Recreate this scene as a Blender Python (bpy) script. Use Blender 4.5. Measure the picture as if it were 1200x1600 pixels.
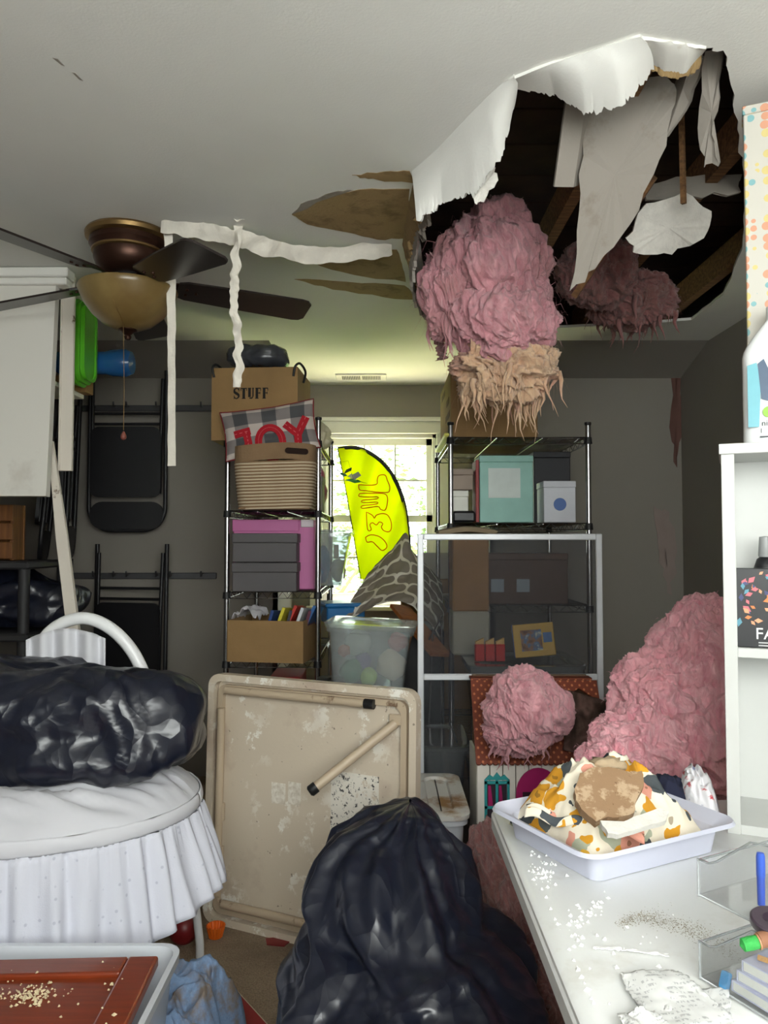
import bpy, bmesh, math, random
from mathutils import Vector, Matrix, noise, geometry

for _o in list(bpy.data.objects):
    bpy.data.objects.remove(_o)
scene = bpy.context.scene
COL = scene.collection
rnd = random.Random(11)
V = Vector

# ------------------------------------------------------------------ camera
CAM_Z = 1.35
FPX = 1200.0                                   # focal length in pixels of the 1200 x 1600 frame
PITCH = math.atan(48 / FPX)
cam_d = bpy.data.cameras.new('camera')
cam_d.sensor_fit = 'VERTICAL'
cam_d.sensor_height = 36.0
cam_d.lens = 36.0 * FPX / 1600
cam_d.clip_start = 0.02
cam = bpy.data.objects.new('camera', cam_d)
cam.location = (0, 0, CAM_Z)
cam.rotation_euler = (math.pi / 2 + PITCH, 0, 0)
COL.objects.link(cam)
scene.camera = cam

# ------------------------------------------------------------------ world, lights, exposure
world = bpy.data.worlds.new('overcast_sky')
scene.world = world
world.use_nodes = True
_bg = world.node_tree.nodes['Background']
_bg.inputs[0].default_value = (0.93, 1.0, 0.98, 1)
_bg.inputs[1].default_value = 7.0

def area(name, loc, target, sx, sy, power, col=(1, 1, 1)):
    d = bpy.data.lights.new(name, 'AREA')
    d.shape = 'RECTANGLE'; d.size = sx; d.size_y = sy
    d.energy = power; d.color = col
    o = bpy.data.objects.new(name, d); COL.objects.link(o)
    o.location = loc
    o.rotation_euler = (V(target) - V(loc)).to_track_quat('-Z', 'Y').to_euler()
    return o
# daylight through the wide window in the wall behind the camera
area('daylight_rear_window', (0.40, -0.66, 1.72), (0.35, 1.6, 0.95), 1.9, 1.1, 54, (1.0, 0.985, 0.96))
_sd = bpy.data.lights.new('hazy_sun', 'SUN'); _sd.energy = 95; _sd.angle = math.radians(12); _sd.color = (1.0, .96, .88)
_so = bpy.data.objects.new('hazy_sun', _sd); COL.objects.link(_so); _so.location = (0, 9, 8)
_so.rotation_euler = (math.radians(-14), math.radians(8), 0)
scene.view_settings.view_transform = 'Standard'
scene.view_settings.look = 'None'
scene.view_settings.exposure = 0.0
scene.view_settings.gamma = 1.0
scene.view_settings.use_curve_mapping = False

# ------------------------------------------------------------------ pixel helpers: place by direction plus a chosen real distance
def ray(px, py):
    u = (px - 600) / FPX; v = (800 - py) / FPX
    c, s = math.cos(PITCH), math.sin(PITCH)
    return V((u, c - v * s, s + v * c))
def P(px, py, Y):
    d = ray(px, py)
    return V((0, 0, CAM_Z)) + d * (Y / d.y)
def PZ(px, py, z):
    d = ray(px, py)
    return V((0, 0, CAM_Z)) + d * ((z - CAM_Z) / d.z)
def PL(px, py, M):
    "point of the local XY plane of frame M seen at a pixel, in local coordinates"
    Mi = M.inverted()
    o = Mi @ V((0, 0, CAM_Z)); d = Mi.to_3x3() @ ray(px, py)
    return o + d * (-o.z / d.z)
def frame(o, x, y):
    x = V(x).normalized(); z = x.cross(V(y)).normalized(); y = z.cross(x)
    return Matrix(((x.x, y.x, z.x, o[0]), (x.y, y.y, z.y, o[1]), (x.z, y.z, z.z, o[2]), (0, 0, 0, 1)))
def T(x, y, z): return Matrix.Translation((x, y, z))
def RZ(a): return Matrix.Rotation(math.radians(a), 4, 'Z')
def RX(a): return Matrix.Rotation(math.radians(a), 4, 'X')
def RY(a): return Matrix.Rotation(math.radians(a), 4, 'Y')
def fbm(p, o=4, s=1.0): return noise.fractal(V(p) * s, 0.9, 2.1, o)
def lerp(a, b, t): return a + (b - a) * t

# ------------------------------------------------------------------ mesh builder
class MB:
    def __init__(s, M=None):
        s.v = []; s.f = []; s.uv = None; s.M = M or Matrix()
    def add(s, vs, fs, M=None, uv=None):
        M = s.M @ M if M is not None else s.M
        n = len(s.v)
        s.v += [M @ V(p) for p in vs]
        s.f += [[i + n for i in q] for q in fs]
        if uv is not None:
            if s.uv is None: s.uv = [(0, 0)] * n
            s.uv += list(uv)
        elif s.uv is not None:
            s.uv += [(0, 0)] * len(vs)
        return s
    def box(s, c, size, bev=0, M=None, seg=1):
        bm = bmesh.new()
        bmesh.ops.create_cube(bm, size=1)
        for q in bm.verts: q.co = V((q.co.x * size[0], q.co.y * size[1], q.co.z * size[2])) + V(c)
        if bev: bmesh.ops.bevel(bm, geom=bm.edges[:], offset=bev, segments=seg, profile=.5, affect='EDGES')
        bm.verts.index_update()
        s.add([q.co.copy() for q in bm.verts], [[q.index for q in f.verts] for f in bm.faces], M)
        bm.free(); return s
    def box2(s, a, b, bev=0, M=None, seg=1):
        a, b = V(a), V(b)
        d = b - a
        return s.box((a + b) / 2, (abs(d.x), abs(d.y), abs(d.z)), bev, M, seg)
    def tube(s, pts, r, n=8, closed=False, M=None):
        pts = [V(p) for p in pts]
        k = len(pts); rs = r if isinstance(r, (list, tuple)) else [r] * k
        vs = []; fs = []; prev = None
        for i in range(k):
            if closed: t = pts[(i + 1) % k] - pts[i - 1]
            else: t = pts[min(i + 1, k - 1)] - pts[max(i - 1, 0)]
            t.normalize()
            if prev is None:
                a = V((0, 0, 1)) if abs(t.z) < .9 else V((1, 0, 0))
                x = t.cross(a).normalized()
            else:
                x = (prev - t * prev.dot(t)).normalized()
            prev = x; y = t.cross(x)
            for j in range(n):
                a = 2 * math.pi * j / n
                vs.append(pts[i] + (x * math.cos(a) + y * math.sin(a)) * rs[i])
        for i in range(k if closed else k - 1):
            for j in range(n):
                a = i * n + j; b = i * n + (j + 1) % n
                c = ((i + 1) % k) * n + (j + 1) % n; d = ((i + 1) % k) * n + j
                fs.append([a, b, c, d])
        if not closed:
            fs.append(list(range(n - 1, -1, -1))); fs.append([(k - 1) * n + j for j in range(n)])
        return s.add(vs, fs, M)
    def lathe(s, prof, c=(0, 0, 0), n=32, M=None, sx=1, sy=1):
        vs = []; fs = []; k = len(prof); c = V(c)
        for r, z in prof:
            for j in range(n):
                a = 2 * math.pi * j / n
                vs.append(c + V((r * math.cos(a) * sx, r * math.sin(a) * sy, z)))
        for i in range(k - 1):
            for j in range(n):
                fs.append([i * n + j, i * n + (j + 1) % n, (i + 1) * n + (j + 1) % n, (i + 1) * n + j])
        if prof[0][0] > 1e-6: fs.append(list(range(n - 1, -1, -1)))
        if prof[-1][0] > 1e-6: fs.append([(k - 1) * n + j for j in range(n)])
        return s.add(vs, fs, M)
    def prism(s, poly, z0, z1, M=None):
        n = len(poly)
        if sum(poly[i][0] * poly[(i + 1) % n][1] - poly[(i + 1) % n][0] * poly[i][1] for i in range(n)) < 0: poly = poly[::-1]
        vs = [(p[0], p[1], z0) for p in poly] + [(p[0], p[1], z1) for p in poly]
        fs = [list(range(n - 1, -1, -1)), list(range(n, 2 * n))]
        for i in range(n): fs.append([i, (i + 1) % n, n + (i + 1) % n, n + i])
        return s.add(vs, fs, M)
    def slab(s, pts, t, off=None):
        "thick shard from a 3-D boundary"
        pts = [V(p) for p in pts]; n = len(pts)
        nn = V((0, 0, 0))
        for i in range(n): nn += pts[i].cross(pts[(i + 1) % n])
        nn.normalize()
        if off is not None and nn.dot(V(off)) < 0: nn = -nn
        c = sum(pts, V((0, 0, 0))) / n
        vs = pts + [p + nn * t for p in pts] + [c, c + nn * t]
        fs = []
        for i in range(n):
            j = (i + 1) % n
            fs += [[i, j, 2 * n], [n + j, n + i, 2 * n + 1], [i, j, n + j, n + i]]
        return s.add(vs, fs)
    def sheet(s, fn, nu, nv, thick=0, M=None, wrap=False):
        "grid fn(u,v) with u, v in 0..1; uv stored"
        g = []; uv = []
        for i in range(nu + 1):
            for j in range(nv + 1):
                u, w = i / nu, j / nv
                g.append(V(fn(u, w))); uv.append((u, w))
        k = nv + 1; fs = []
        for i in range(nu):
            for j in range(nv):
                fs.append([i * k + j, (i + 1) * k + j, (i + 1) * k + j + 1, i * k + j + 1])
        if thick:
            nor = [V((0, 0, 0)) for _ in g]
            for f in fs:
                nn = (g[f[2]] - g[f[0]]).cross(g[f[3]] - g[f[1]])
                for q in f: nor[q] += nn
            m = len(g)
            h = [g[i] - nor[i].normalized() * thick if nor[i].length > 1e-12 else g[i] for i in range(m)]
            g = g + h; uv = uv + uv
            fs2 = [[q + m for q in reversed(f)] for f in fs]
            ed = []
            for i in range(nu): ed.append((i * k, (i + 1) * k)); ed.append(((i + 1) * k + nv, i * k + nv))
            for j in range(nv): ed.append((j + 1, j)); ed.append((nu * k + j, nu * k + j + 1))
            fs = fs + fs2 + [[b, a, a + m, b + m] for a, b in ed]
        return s.add(g, fs, M, uv)
    def ico(s, sub, fn, M=None):
        bm = bmesh.new(); bmesh.ops.create_icosphere(bm, subdivisions=sub, radius=1)
        bm.verts.index_update()
        s.add([fn(q.co.copy()) for q in bm.verts], [[q.index for q in f.verts] for f in bm.faces], M)
        bm.free(); return s
    def text(s, body, size, extr, M, shear=0, space=1.0):
        cu = bpy.data.curves.new('t', 'FONT'); cu.body = body; cu.size = size; cu.extrude = extr
        cu.align_x = 'CENTER'; cu.align_y = 'CENTER'; cu.shear = shear; cu.resolution_u = 3; cu.space_character = space
        ob = bpy.data.objects.new('t', cu); COL.objects.link(ob)
        bpy.context.view_layer.update()
        me = bpy.data.meshes.new_from_object(ob)
        s.add([q.co.copy() for q in me.vertices], [list(p.vertices) for p in me.polygons], M)
        bpy.data.objects.remove(ob); bpy.data.meshes.remove(me); bpy.data.curves.remove(cu)
        return s
    def build(s, name, mt, parent=None, smooth=None, label=None, cat=None, group=None, kind=None, fix=True):
        if not s.v: return None
        me = bpy.data.meshes.new(name)
        xs = [p.x for p in s.v]; ys = [p.y for p in s.v]; zs = [p.z for p in s.v]
        org = V(((min(xs) + max(xs)) / 2, (min(ys) + max(ys)) / 2, min(zs)))
        me.from_pydata([p - org for p in s.v], [], s.f)
        if s.uv is not None:
            lay = me.uv_layers.new(name='UVMap')
            for lp in me.loops: lay.data[lp.index].uv = s.uv[lp.vertex_index]
        if fix:
            bm = bmesh.new(); bm.from_mesh(me)
            bmesh.ops.recalc_face_normals(bm, faces=bm.faces[:]); bm.to_mesh(me); bm.free()
        if smooth is not None:
            for p in me.polygons: p.use_smooth = True
            if smooth < 180: me.set_sharp_from_angle(angle=math.radians(smooth))
        for q in (mt if isinstance(mt, (list, tuple)) else [mt]): me.materials.append(q)
        o = bpy.data.objects.new(name, me); COL.objects.link(o)
        place(o, org, parent)
        return tag(o, label, cat, group, kind)

WORLDLOC = {}
def place(o, loc, parent=None):
    loc = V(loc); WORLDLOC[o.name] = loc
    o.location = loc
    if parent is not None:
        o.parent = parent
        o.matrix_parent_inverse = Matrix.Translation(-WORLDLOC[parent.name])
def tag(o, label=None, cat=None, group=None, kind=None):
    if label: o['label'] = label
    if cat: o['category'] = cat
    if group: o['group'] = group
    if kind: o['kind'] = kind
    return o
def thing(name, loc, label, cat, group=None):
    o = bpy.data.objects.new(name, None); o.empty_display_size = .05
    COL.objects.link(o); place(o, loc)
    return tag(o, label, cat, group)
def jag(pts, n, amp, seed=0, closed=True):
    "subdivide a 2-D / 3-D polyline and roughen it"
    r = random.Random(seed); out = []; k = len(pts)
    for i in range(k if closed else k - 1):
        a, b = V(pts[i]), V(pts[(i + 1) % k])
        for j in range(n):
            p = a.lerp(b, j / n)
            if j: p = p + V([r.uniform(-amp, amp) if q < 2 else 0 for q in range(len(p))])
            out.append(p)
    if not closed: out.append(V(pts[-1]))
    return out
def spline(pts, n):
    "Catmull-Rom through points (any dimension)"
    out = []; k = len(pts); pts = [V(p) for p in pts]
    for i in range(k - 1):
        a, b, c, d = pts[max(i - 1, 0)], pts[i], pts[i + 1], pts[min(i + 2, k - 1)]
        for j in range(n):
            t = j / n
            out.append(.5 * ((2 * b) + (c - a) * t + (2 * a - 5 * b + 4 * c - d) * t * t + (3 * b - a - 3 * c + d) * t ** 3))
    out.append(pts[-1]); return out

# ------------------------------------------------------------------ materials
def lin(c):
    if isinstance(c, (int, float)): c = (c, c, c)
    return tuple((x / 255 / 12.92 if x / 255 <= .04045 else ((x / 255 + .055) / 1.055) ** 2.4) for x in c) + (1,)
class NT:
    def __init__(s, name):
        s.m = bpy.data.materials.new(name); s.m.use_nodes = True
        s.t = s.m.node_tree; s.n = s.t.nodes; s.l = s.t.links
        s.b = s.n['Principled BSDF']; s.out = s.n['Material Output']
        s._o = None
    def co(s, kind='Object'):
        if s._o is None: s._o = s.n.new('ShaderNodeTexCoord')
        return s._o.outputs[kind]
    def noise(s, scale, detail=4, rough=.55, vec=None, dist=0):
        q = s.n.new('ShaderNodeTexNoise'); q.inputs['Scale'].default_value = scale
        q.inputs['Detail'].default_value = detail; q.inputs['Roughness'].default_value = rough; q.inputs['Distortion'].default_value = dist
        s.l.new(vec if vec is not None else s.co(), q.inputs['Vector']); return q.outputs['Fac']
    def map(s, scale=(1, 1, 1), rot=(0, 0, 0), src=None, loc=(0, 0, 0)):
        q = s.n.new('ShaderNodeMapping'); q.inputs['Scale'].default_value = scale; q.inputs['Rotation'].default_value = rot; q.inputs['Location'].default_value = loc
        s.l.new(src if src is not None else s.co(), q.inputs['Vector']); return q.outputs[0]
    def math(s, op, a, b=None, c=None, clamp=False):
        q = s.n.new('ShaderNodeMath'); q.operation = op; q.use_clamp = clamp
        for i, x in enumerate((a, b, c)):
            if x is None: continue
            if isinstance(x, (int, float)): q.inputs[i].default_value = x
            else: s.l.new(x, q.inputs[i])
        return q.outputs[0]
    def ramp(s, f, stops):
        q = s.n.new('ShaderNodeValToRGB'); e = q.color_ramp.elements
        while len(e) < len(stops): e.new(.5)
        for i, (p, c) in enumerate(stops): e[i].position = p; e[i].color = c
        s.l.new(f, q.inputs[0]); return q.outputs[0]
    def mix(s, f, a, b):
        q = s.n.new('ShaderNodeMix'); q.data_type = 'RGBA'
        for i, x in ((0, f), (6, a), (7, b)):
            if isinstance(x, (int, float)): q.inputs[i].default_value = x
            elif isinstance(x, tuple): q.inputs[i].default_value = x
            else: s.l.new(x, q.inputs[i])
        return q.outputs[2]
    def color(s, x):
        if isinstance(x, tuple): s.b.inputs['Base Color'].default_value = x
        else: s.l.new(x, s.b.inputs['Base Color'])
    def bump(s, h, strength=.3, dist=.01):
        q = s.n.new('ShaderNodeBump'); q.inputs['Strength'].default_value = strength; q.inputs['Distance'].default_value = dist
        s.l.new(h, q.inputs['Height']); s.l.new(q.outputs[0], s.b.inputs['Normal'])
    def set(s, **k):
        for a, b in k.items(): s.b.inputs[a.replace('_', ' ')].default_value = b
        return s
def mat(name, col, rough=.55, metal=0, var=.12, vs=9, bump=0, bs=60, col2=None, coat=0, sub=None, spec=.5, aniso=None):
    t = NT(name); c1 = lin(col)
    c2 = lin(col2) if col2 is not None else tuple(x * (1 - var) for x in c1[:3]) + (1,)
    vec = t.map(aniso) if aniso else None
    if var or col2 is not None: t.color(t.mix(t.ramp(t.noise(vs, vec=vec), [(.35, (0, 0, 0, 1)), (.65, (1, 1, 1, 1))]), c1, c2))
    else: t.color(c1)
    t.set(Roughness=rough, Metallic=metal, Coat_Weight=coat)
    t.b.inputs['Specular IOR Level'].default_value = spec
    if bump: t.bump(t.noise(bs, 5, vec=vec), bump, .006)
    return t.m
def speck(name, col, dirt, lo=.56, hi=.62, ds=7, rough=.5, fine=None, bump=.15, bs=30, metal=0):
    "paint / plastic with stains or worn patches of a shape of their own"
    t = NT(name)
    a = t.ramp(t.noise(ds, 6, .65), [(lo, (0, 0, 0, 1)), (hi, (1, 1, 1, 1))])
    c = t.mix(a, lin(col), lin(dirt))
    if fine:
        b = t.ramp(t.noise(ds * 5.3, 5, .6), [(fine[1], (0, 0, 0, 1)), (fine[1] + .05, (1, 1, 1, 1))])
        c = t.mix(b, c, lin(fine[0]))
    t.color(c); t.set(Roughness=rough, Metallic=metal)
    if bump: t.bump(t.noise(bs, 4), bump, .004)
    return t.m
def clear(name, tint=(235, 240, 242), frost=.25, fcol=(200, 205, 205), rough=.15, gloss=.5):
    t = NT(name)
    tr = t.n.new('ShaderNodeBsdfTransparent'); tr.inputs[0].default_value = lin(tint)
    t.b.inputs['Base Color'].default_value = lin(fcol); t.set(Roughness=.5)
    mx = t.n.new('ShaderNodeMixShader'); mx.inputs[0].default_value = frost
    t.l.new(tr.outputs[0], mx.inputs[1]); t.l.new(t.b.outputs[0], mx.inputs[2])
    gl = t.n.new('ShaderNodeBsdfGlossy'); gl.inputs['Roughness'].default_value = rough
    fr = t.n.new('ShaderNodeLayerWeight'); fr.inputs[0].default_value = .5
    f2 = t.math('MULTIPLY', t.math('ADD', t.math('MULTIPLY', t.math('POWER', fr.outputs['Facing'], 4.0), .9), .045), gloss * 2, clamp=True)
    m2 = t.n.new('ShaderNodeMixShader'); t.l.new(f2, m2.inputs[0])
    t.l.new(mx.outputs[0], m2.inputs[1]); t.l.new(gl.outputs[0], m2.inputs[2])
    t.l.new(m2.outputs[0], t.out.inputs[0])
    return t.m

m_ceiling = mat('ceiling_paint', (226, 225, 220), .9, var=.04, vs=2.5, bump=.12, bs=160)
m_wall = mat('wall_paint_greige', (138, 132, 124), .85, var=.05, vs=2, bump=.1, bs=140)
m_trim = mat('white_trim_paint', (232, 230, 224), .45, var=.05, vs=6)
m_white = mat('white_plastic', (232, 233, 234), .35, var=.03)
m_gypsum = mat('gypsum_core', (222, 218, 210), .95, var=.12, vs=40, bump=.5, bs=120)
m_drywall = speck('drywall_face', (224, 222, 216), (176, 160, 138), .6, .72, 6, .9, bump=.15, bs=90)
m_drygrey = speck('drywall_grey_backing', (144, 137, 129), (112, 100, 86), .52, .7, 5, .95, bump=.25, bs=60)
m_paper = speck('brown_facing_paper', (150, 124, 84), (118, 94, 60), .5, .66, 11, .9, bump=.3, bs=80)
m_tape = mat('joint_tape_paper', (226, 220, 208), .85, var=.1, vs=18, bump=.4, bs=60)
m_wood_raw = mat('rough_framing_lumber', (138, 100, 62), .8, col2=(96, 66, 40), vs=6, bump=.4, bs=50, aniso=(1, 12, 12))
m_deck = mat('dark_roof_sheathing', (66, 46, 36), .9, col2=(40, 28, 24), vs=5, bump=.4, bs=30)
m_black = mat('black_powder_coat', (26, 26, 29), .45, var=.1, vs=20)
m_blackpl = mat('black_rubber', (20, 20, 22), .5, var=.1)
m_chrome = mat('chromed_steel', (178, 178, 180), .22, 1, var=.08, vs=30)
m_alu = mat('white_aluminium', (206, 208, 212), .4, .15, var=.06, vs=14)
m_card = mat('corrugated_cardboard', (158, 118, 72), .85, var=.12, vs=10, bump=.2, bs=80)
m_card2 = mat('tan_cardboard', (152, 120, 78), .85, var=.12, vs=8, bump=.2, bs=80)
def m_pinkwool(name, a, b, c):
    t = NT(name)
    st = t.noise(30, 6, .7, vec=t.map((1, 1, .35)), dist=.8)
    big = t.noise(5, 3)
    col = t.mix(t.ramp(st, [(.3, (0, 0, 0, 1)), (.72, (1, 1, 1, 1))]), lin(b), lin(a))
    col = t.mix(t.ramp(big, [(.5, (0, 0, 0, 1)), (.75, (1, 1, 1, 1))]), col, lin(c))
    t.color(col); t.set(Roughness=.95)
    t.b.inputs['Specular IOR Level'].default_value = .15
    t.b.inputs['Sheen Weight'].default_value = .35
    t.bump(st, .9, .02)
    return t.m
m_wool = m_pinkwool('pink_fibreglass', (250, 196, 202), (222, 138, 152), (238, 170, 176))
m_wool2 = m_pinkwool('dusty_pink_fibreglass', (228, 172, 178), (176, 112, 122), (182, 128, 128))
m_wool3 = m_pinkwool('wet_brown_pink_fibreglass', (168, 116, 112), (112, 70, 68), (120, 88, 74))
def m_bagf(name):
    t = NT(name); t.color(lin((22, 26, 40)))
    t.set(Roughness=.3); t.b.inputs['Specular IOR Level'].default_value = .6
    dn = t.n.new('ShaderNodeTexNoise'); dn.inputs['Scale'].default_value = 5; t.l.new(t.co(), dn.inputs['Vector'])
    mx = t.n.new('ShaderNodeMix'); mx.data_type = 'VECTOR'; mx.inputs[0].default_value = .12
    t.l.new(t.co(), mx.inputs[4]); t.l.new(dn.outputs['Color'], mx.inputs[5])
    def vor(sc, st):
        v = t.n.new('ShaderNodeTexVoronoi'); v.inputs['Scale'].default_value = sc
        t.l.new(t.map(st, src=mx.outputs[1]), v.inputs['Vector']); return v.outputs['Distance']
    h = t.math('ADD', vor(9, (1, 1, .45)), t.math('MULTIPLY', vor(24, (1, 1, .6)), .35))
    t.bump(h, .5, .03); return t.m
m_bag = m_bagf('black_bin_liner_film')
m_tote = clear('clear_tote_plastic', frost=.24, fcol=(200, 205, 205))
m_tote_d = clear('smoky_tote_plastic', (215, 218, 220), .42, (176, 180, 182), .12, .8)
m_acryl = clear('clear_acrylic', (251, 252, 252), .025, (225, 228, 230), .06, .55)
m_frost = clear('frosted_white_tote', (236, 238, 242), .68, (234, 238, 244))
m_glass = clear('window_glass', (250, 252, 250), .0, (230, 230, 230), .02, .35)

# ================================================================== SETTING
XL, XR, YB, YK, YW, ZC = -2.6, 1.75, -0.72, 4.5, 5.27, 2.44
DX = 0.62                                       # half width of the dormer
def struct(mb, name, mt, parent=None, smooth=None):
    return mb.build(name, mt, parent, smooth, kind='structure' if parent is None else None)

def carpet_mat():
    t = NT('brown_loop_carpet')
    a = t.noise(160, 3, .6); b = t.noise(3, 4)
    c = t.mix(a, lin((98, 80, 62)), lin((196, 174, 146)))
    c = t.mix(t.ramp(b, [(.5, (0, 0, 0, 1)), (.8, (1, 1, 1, 1))]), c, lin((104, 86, 68)))
    t.color(c); t.set(Roughness=1); t.bump(a, .9, .01); return t.m
struct(MB().box2((XL, YB, -.1), (XR, YW + .1, 0)), 'floor', carpet_mat())
struct(MB().box2((XL - .1, YB, -.1), (XL, YW + .1, 3.3)), 'wall_left', m_wall)
struct(MB().box2((XR, YB, -.1), (XR + .1, YW + .1, 3.3)), 'wall_right', m_wall)
RW = (-.65, 1.45, 1.12, 2.32)
mb = MB()
mb.box2((XL - .1, YB - .12, -.1), (RW[0], YB, 3.3)); mb.box2((RW[1], YB - .12, -.1), (XR + .1, YB, 3.3))
mb.box2((RW[0], YB - .12, -.1), (RW[1], YB, RW[2])); mb.box2((RW[0], YB - .12, RW[3]), (RW[1], YB, 3.3))
struct(mb, 'wall_rear', m_wall)
mb = MB()
for x in (RW[0] + .03, (RW[0] + RW[1]) / 2, RW[1] - .03): mb.box2((x - .03, YB - .09, RW[2]), (x + .03, YB - .03, RW[3]), .004)
for z in (RW[2] + .03, RW[3] - .03): mb.box2((RW[0], YB - .09, z - .03), (RW[1], YB - .03, z + .03), .004)
w2 = struct(mb, 'window_2', m_trim)
MB().box2((RW[0] + .02, YB - .066, RW[2] + .02), (RW[1] - .02, YB - .06, RW[3] - .02)).build('pane', m_glass, w2)
struct(MB().box2((XL, YK, 0), (-DX, YK + .08, 2.40)), 'wall_back_left', m_wall)
struct(MB().box2((DX, YK, 0), (XR, YK + .08, 2.40)), 'wall_back_right', m_wall)
for sgn, nm in ((-1, 'left'), (1, 'right')):
    poly = [(4.1, ZC), (YK, 2.32), (YK, 0), (YW, 0), (YW, ZC + .05), (4.1, ZC + .05)]
    M = Matrix(((0, 0, 1, sgn * DX if sgn > 0 else -DX - .03), (1, 0, 0, 0), (0, 1, 0, 0), (0, 0, 0, 1)))
    struct(MB(M).prism(poly, 0, .03), 'wall_dormer_' + nm, m_wall)
    x0, x1 = (XL, -DX) if sgn < 0 else (DX, XR)
    M = Matrix(((0, 0, 1, 0), (1, 0, 0, 0), (0, 1, 0, 0), (0, 0, 0, 1)))
    struct(MB(M).prism([(4.1, ZC), (YK, 2.32), (YK + .08, 2.32), (YK + .08, 2.40), (4.1, ZC + .07)], x0, x1), 'ceiling_slope_' + nm, m_wall)
WX0, WX1, WZ0, WZ1 = -.42, .36, .92, 2.10
mb = MB()
mb.box2((XL - .1, YW, -.1), (WX0, YW + .14, 3.3)); mb.box2((WX1, YW, -.1), (XR + .1, YW + .14, 3.3))
mb.box2((WX0, YW, -.1), (WX1, YW + .14, WZ0)); mb.box2((WX0, YW, WZ1), (WX1, YW + .14, 3.3))
struct(mb, 'wall_window', m_wall)

# dormer window: casing, two sashes, muntins, panes
win = MB().box2((WX0, YW + .02, WZ0), (WX0 + .025, YW + .13, WZ1)).box2((WX1 - .025, YW + .02, WZ0), (WX1, YW + .13, WZ1)) \
    .box2((WX0, YW + .02, WZ1 - .025), (WX1, YW + .13, WZ1)).box2((WX0, YW + .02, WZ0), (WX1, YW + .13, WZ0 + .03)).build('window_1', m_trim, kind='structure')
for a, b in (((WX0 - .085, YW - .022, WZ0 - .05), (WX0, YW, WZ1)), ((WX1, YW - .022, WZ0 - .05), (WX1 + .085, YW, WZ1)),
             ((WX0 - .085, YW - .024, WZ1), (WX1 + .085, YW, WZ1 + .085)), ((WX0 - .11, YW - .05, WZ1 + .085), (WX1 + .11, YW, WZ1 + .11)),
             ((WX0 - .11, YW - .06, WZ0 - .03), (WX1 + .11, YW, WZ0))):
    MB().box2(a, b, .004).build('casing', m_trim, win)
ZM = 1.49
for z0, z1, yy in ((ZM, WZ1 - .025, YW + .09), (WZ0 + .03, ZM + .05, YW + .06)):
    a, b = WX0 + .025, WX1 - .025
    s = MB().box2((a, yy - .015, z0), (a + .04, yy + .015, z1)).box2((b - .04, yy - .015, z0), (b, yy + .015, z1)) \
        .box2((a, yy - .015, z0), (b, yy + .015, z0 + .05)).box2((a, yy - .015, z1 - .045), (b, yy + .015, z1)).build('sash', m_trim, win)
    ga, gb, gz0, gz1 = a + .04, b - .04, z0 + .05, z1 - .045
    for k in (1, 2): MB().box((lerp(ga, gb, k / 3), yy, (gz0 + gz1) / 2), (.014, .02, gz1 - gz0)).build('muntin', m_trim, s)
    MB().box(((ga + gb) / 2, yy, (gz0 + gz1) / 2), (gb - ga, .018, .014)).build('muntin', m_trim, s)
    for i in range(3):
        for j in range(2):
            MB().box2((lerp(ga, gb, i / 3), yy - .003, lerp(gz0, gz1, j / 2)), (lerp(ga, gb, (i + 1) / 3), yy + .001, lerp(gz0, gz1, (j + 1) / 2))).build('pane', m_glass, s)

# ---- ceiling with the collapsed opening
def sag(x, y):
    d = math.hypot((x - .55) / .55, (y - 1.95) / .6)
    return -.03 * math.exp(-max(0, d - .55) ** 2 * 3.0)
hole_px = [(650, 272), (690, 235), (725, 195), (765, 155), (800, 118), (850, 101), (900, 88), (950, 72), (1000, 55), (1030, 66), (1065, 72), (1100, 72), (1130, 76),
           (1142, 130), (1152, 200), (1160, 260), (1165, 320), (1160, 400), (1130, 470), (1080, 508), (980, 516), (860, 520), (760, 520), (700, 508), (678, 470), (660, 420), (650, 370), (645, 320)]
ZH = ZC - .025
hole = [PZ(px, py, ZH).to_2d() for px, py in hole_px]
def inside(p, poly):
    c = False; n = len(poly); x, y = p
    for i in range(n):
        a, b = poly[i], poly[i - 1]
        if (a[1] > y) != (b[1] > y) and x < (b[0] - a[0]) * (y - a[1]) / (b[1] - a[1]) + a[0]: c = not c
    return c
hole_j = [p.to_2d() for p in jag([V((p.x, p.y, 0)) for p in hole], 5, .006, 3)]
outer = [V(p) for p in ((XL, YB), (XR, YB), (XR, 4.1), (DX, 4.1), (DX, YW), (-DX, YW), (-DX, 4.1), (XL, 4.1))]
pts = list(outer) + list(hole_j)
ed = [(i, (i + 1) % len(outer)) for i in range(len(outer))]
o0 = len(outer); ed += [(o0 + i, o0 + (i + 1) % len(hole_j)) for i in range(len(hole_j))]
gx = XL + .1
while gx < XR:
    gy = YB + .1
    st = .1
    while gy < YW:
        q = V((gx + rnd.uniform(-.01, .01), gy))
        if inside(q, outer) and not inside(q, hole_j): pts.append(q)
        gy += st
    gx += .1
vv, _e, ff, _a, _b, _c = geometry.delaunay_2d_cdt(pts, ed, [], 0, 1e-5)
faces = []
for f in ff:
    c = sum((vv[i] for i in f), V((0, 0))) / len(f)
    if inside(c, outer) and not inside(c, hole_j): faces.append(list(f))
n = len(vv); cnt = {}
for f in faces:
    for i in range(3):
        e = (f[i], f[(i + 1) % 3]); cnt[tuple(sorted(e))] = cnt.get(tuple(sorted(e)), 0) + 1
bot = [(p.x, p.y, ZC + sag(p.x, p.y)) for p in vv]
top = [(x, y, z + .013) for x, y, z in bot]
fs = faces + [[i + n for i in reversed(f)] for f in faces] + [[a, b, b + n, a + n] for (a, b), k in cnt.items() if k == 1]
ceil = struct(MB().add(bot + top, fs), 'ceiling', m_ceiling, smooth=35)
def Zc(x, y): return ZC + sag(x, y)
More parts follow.
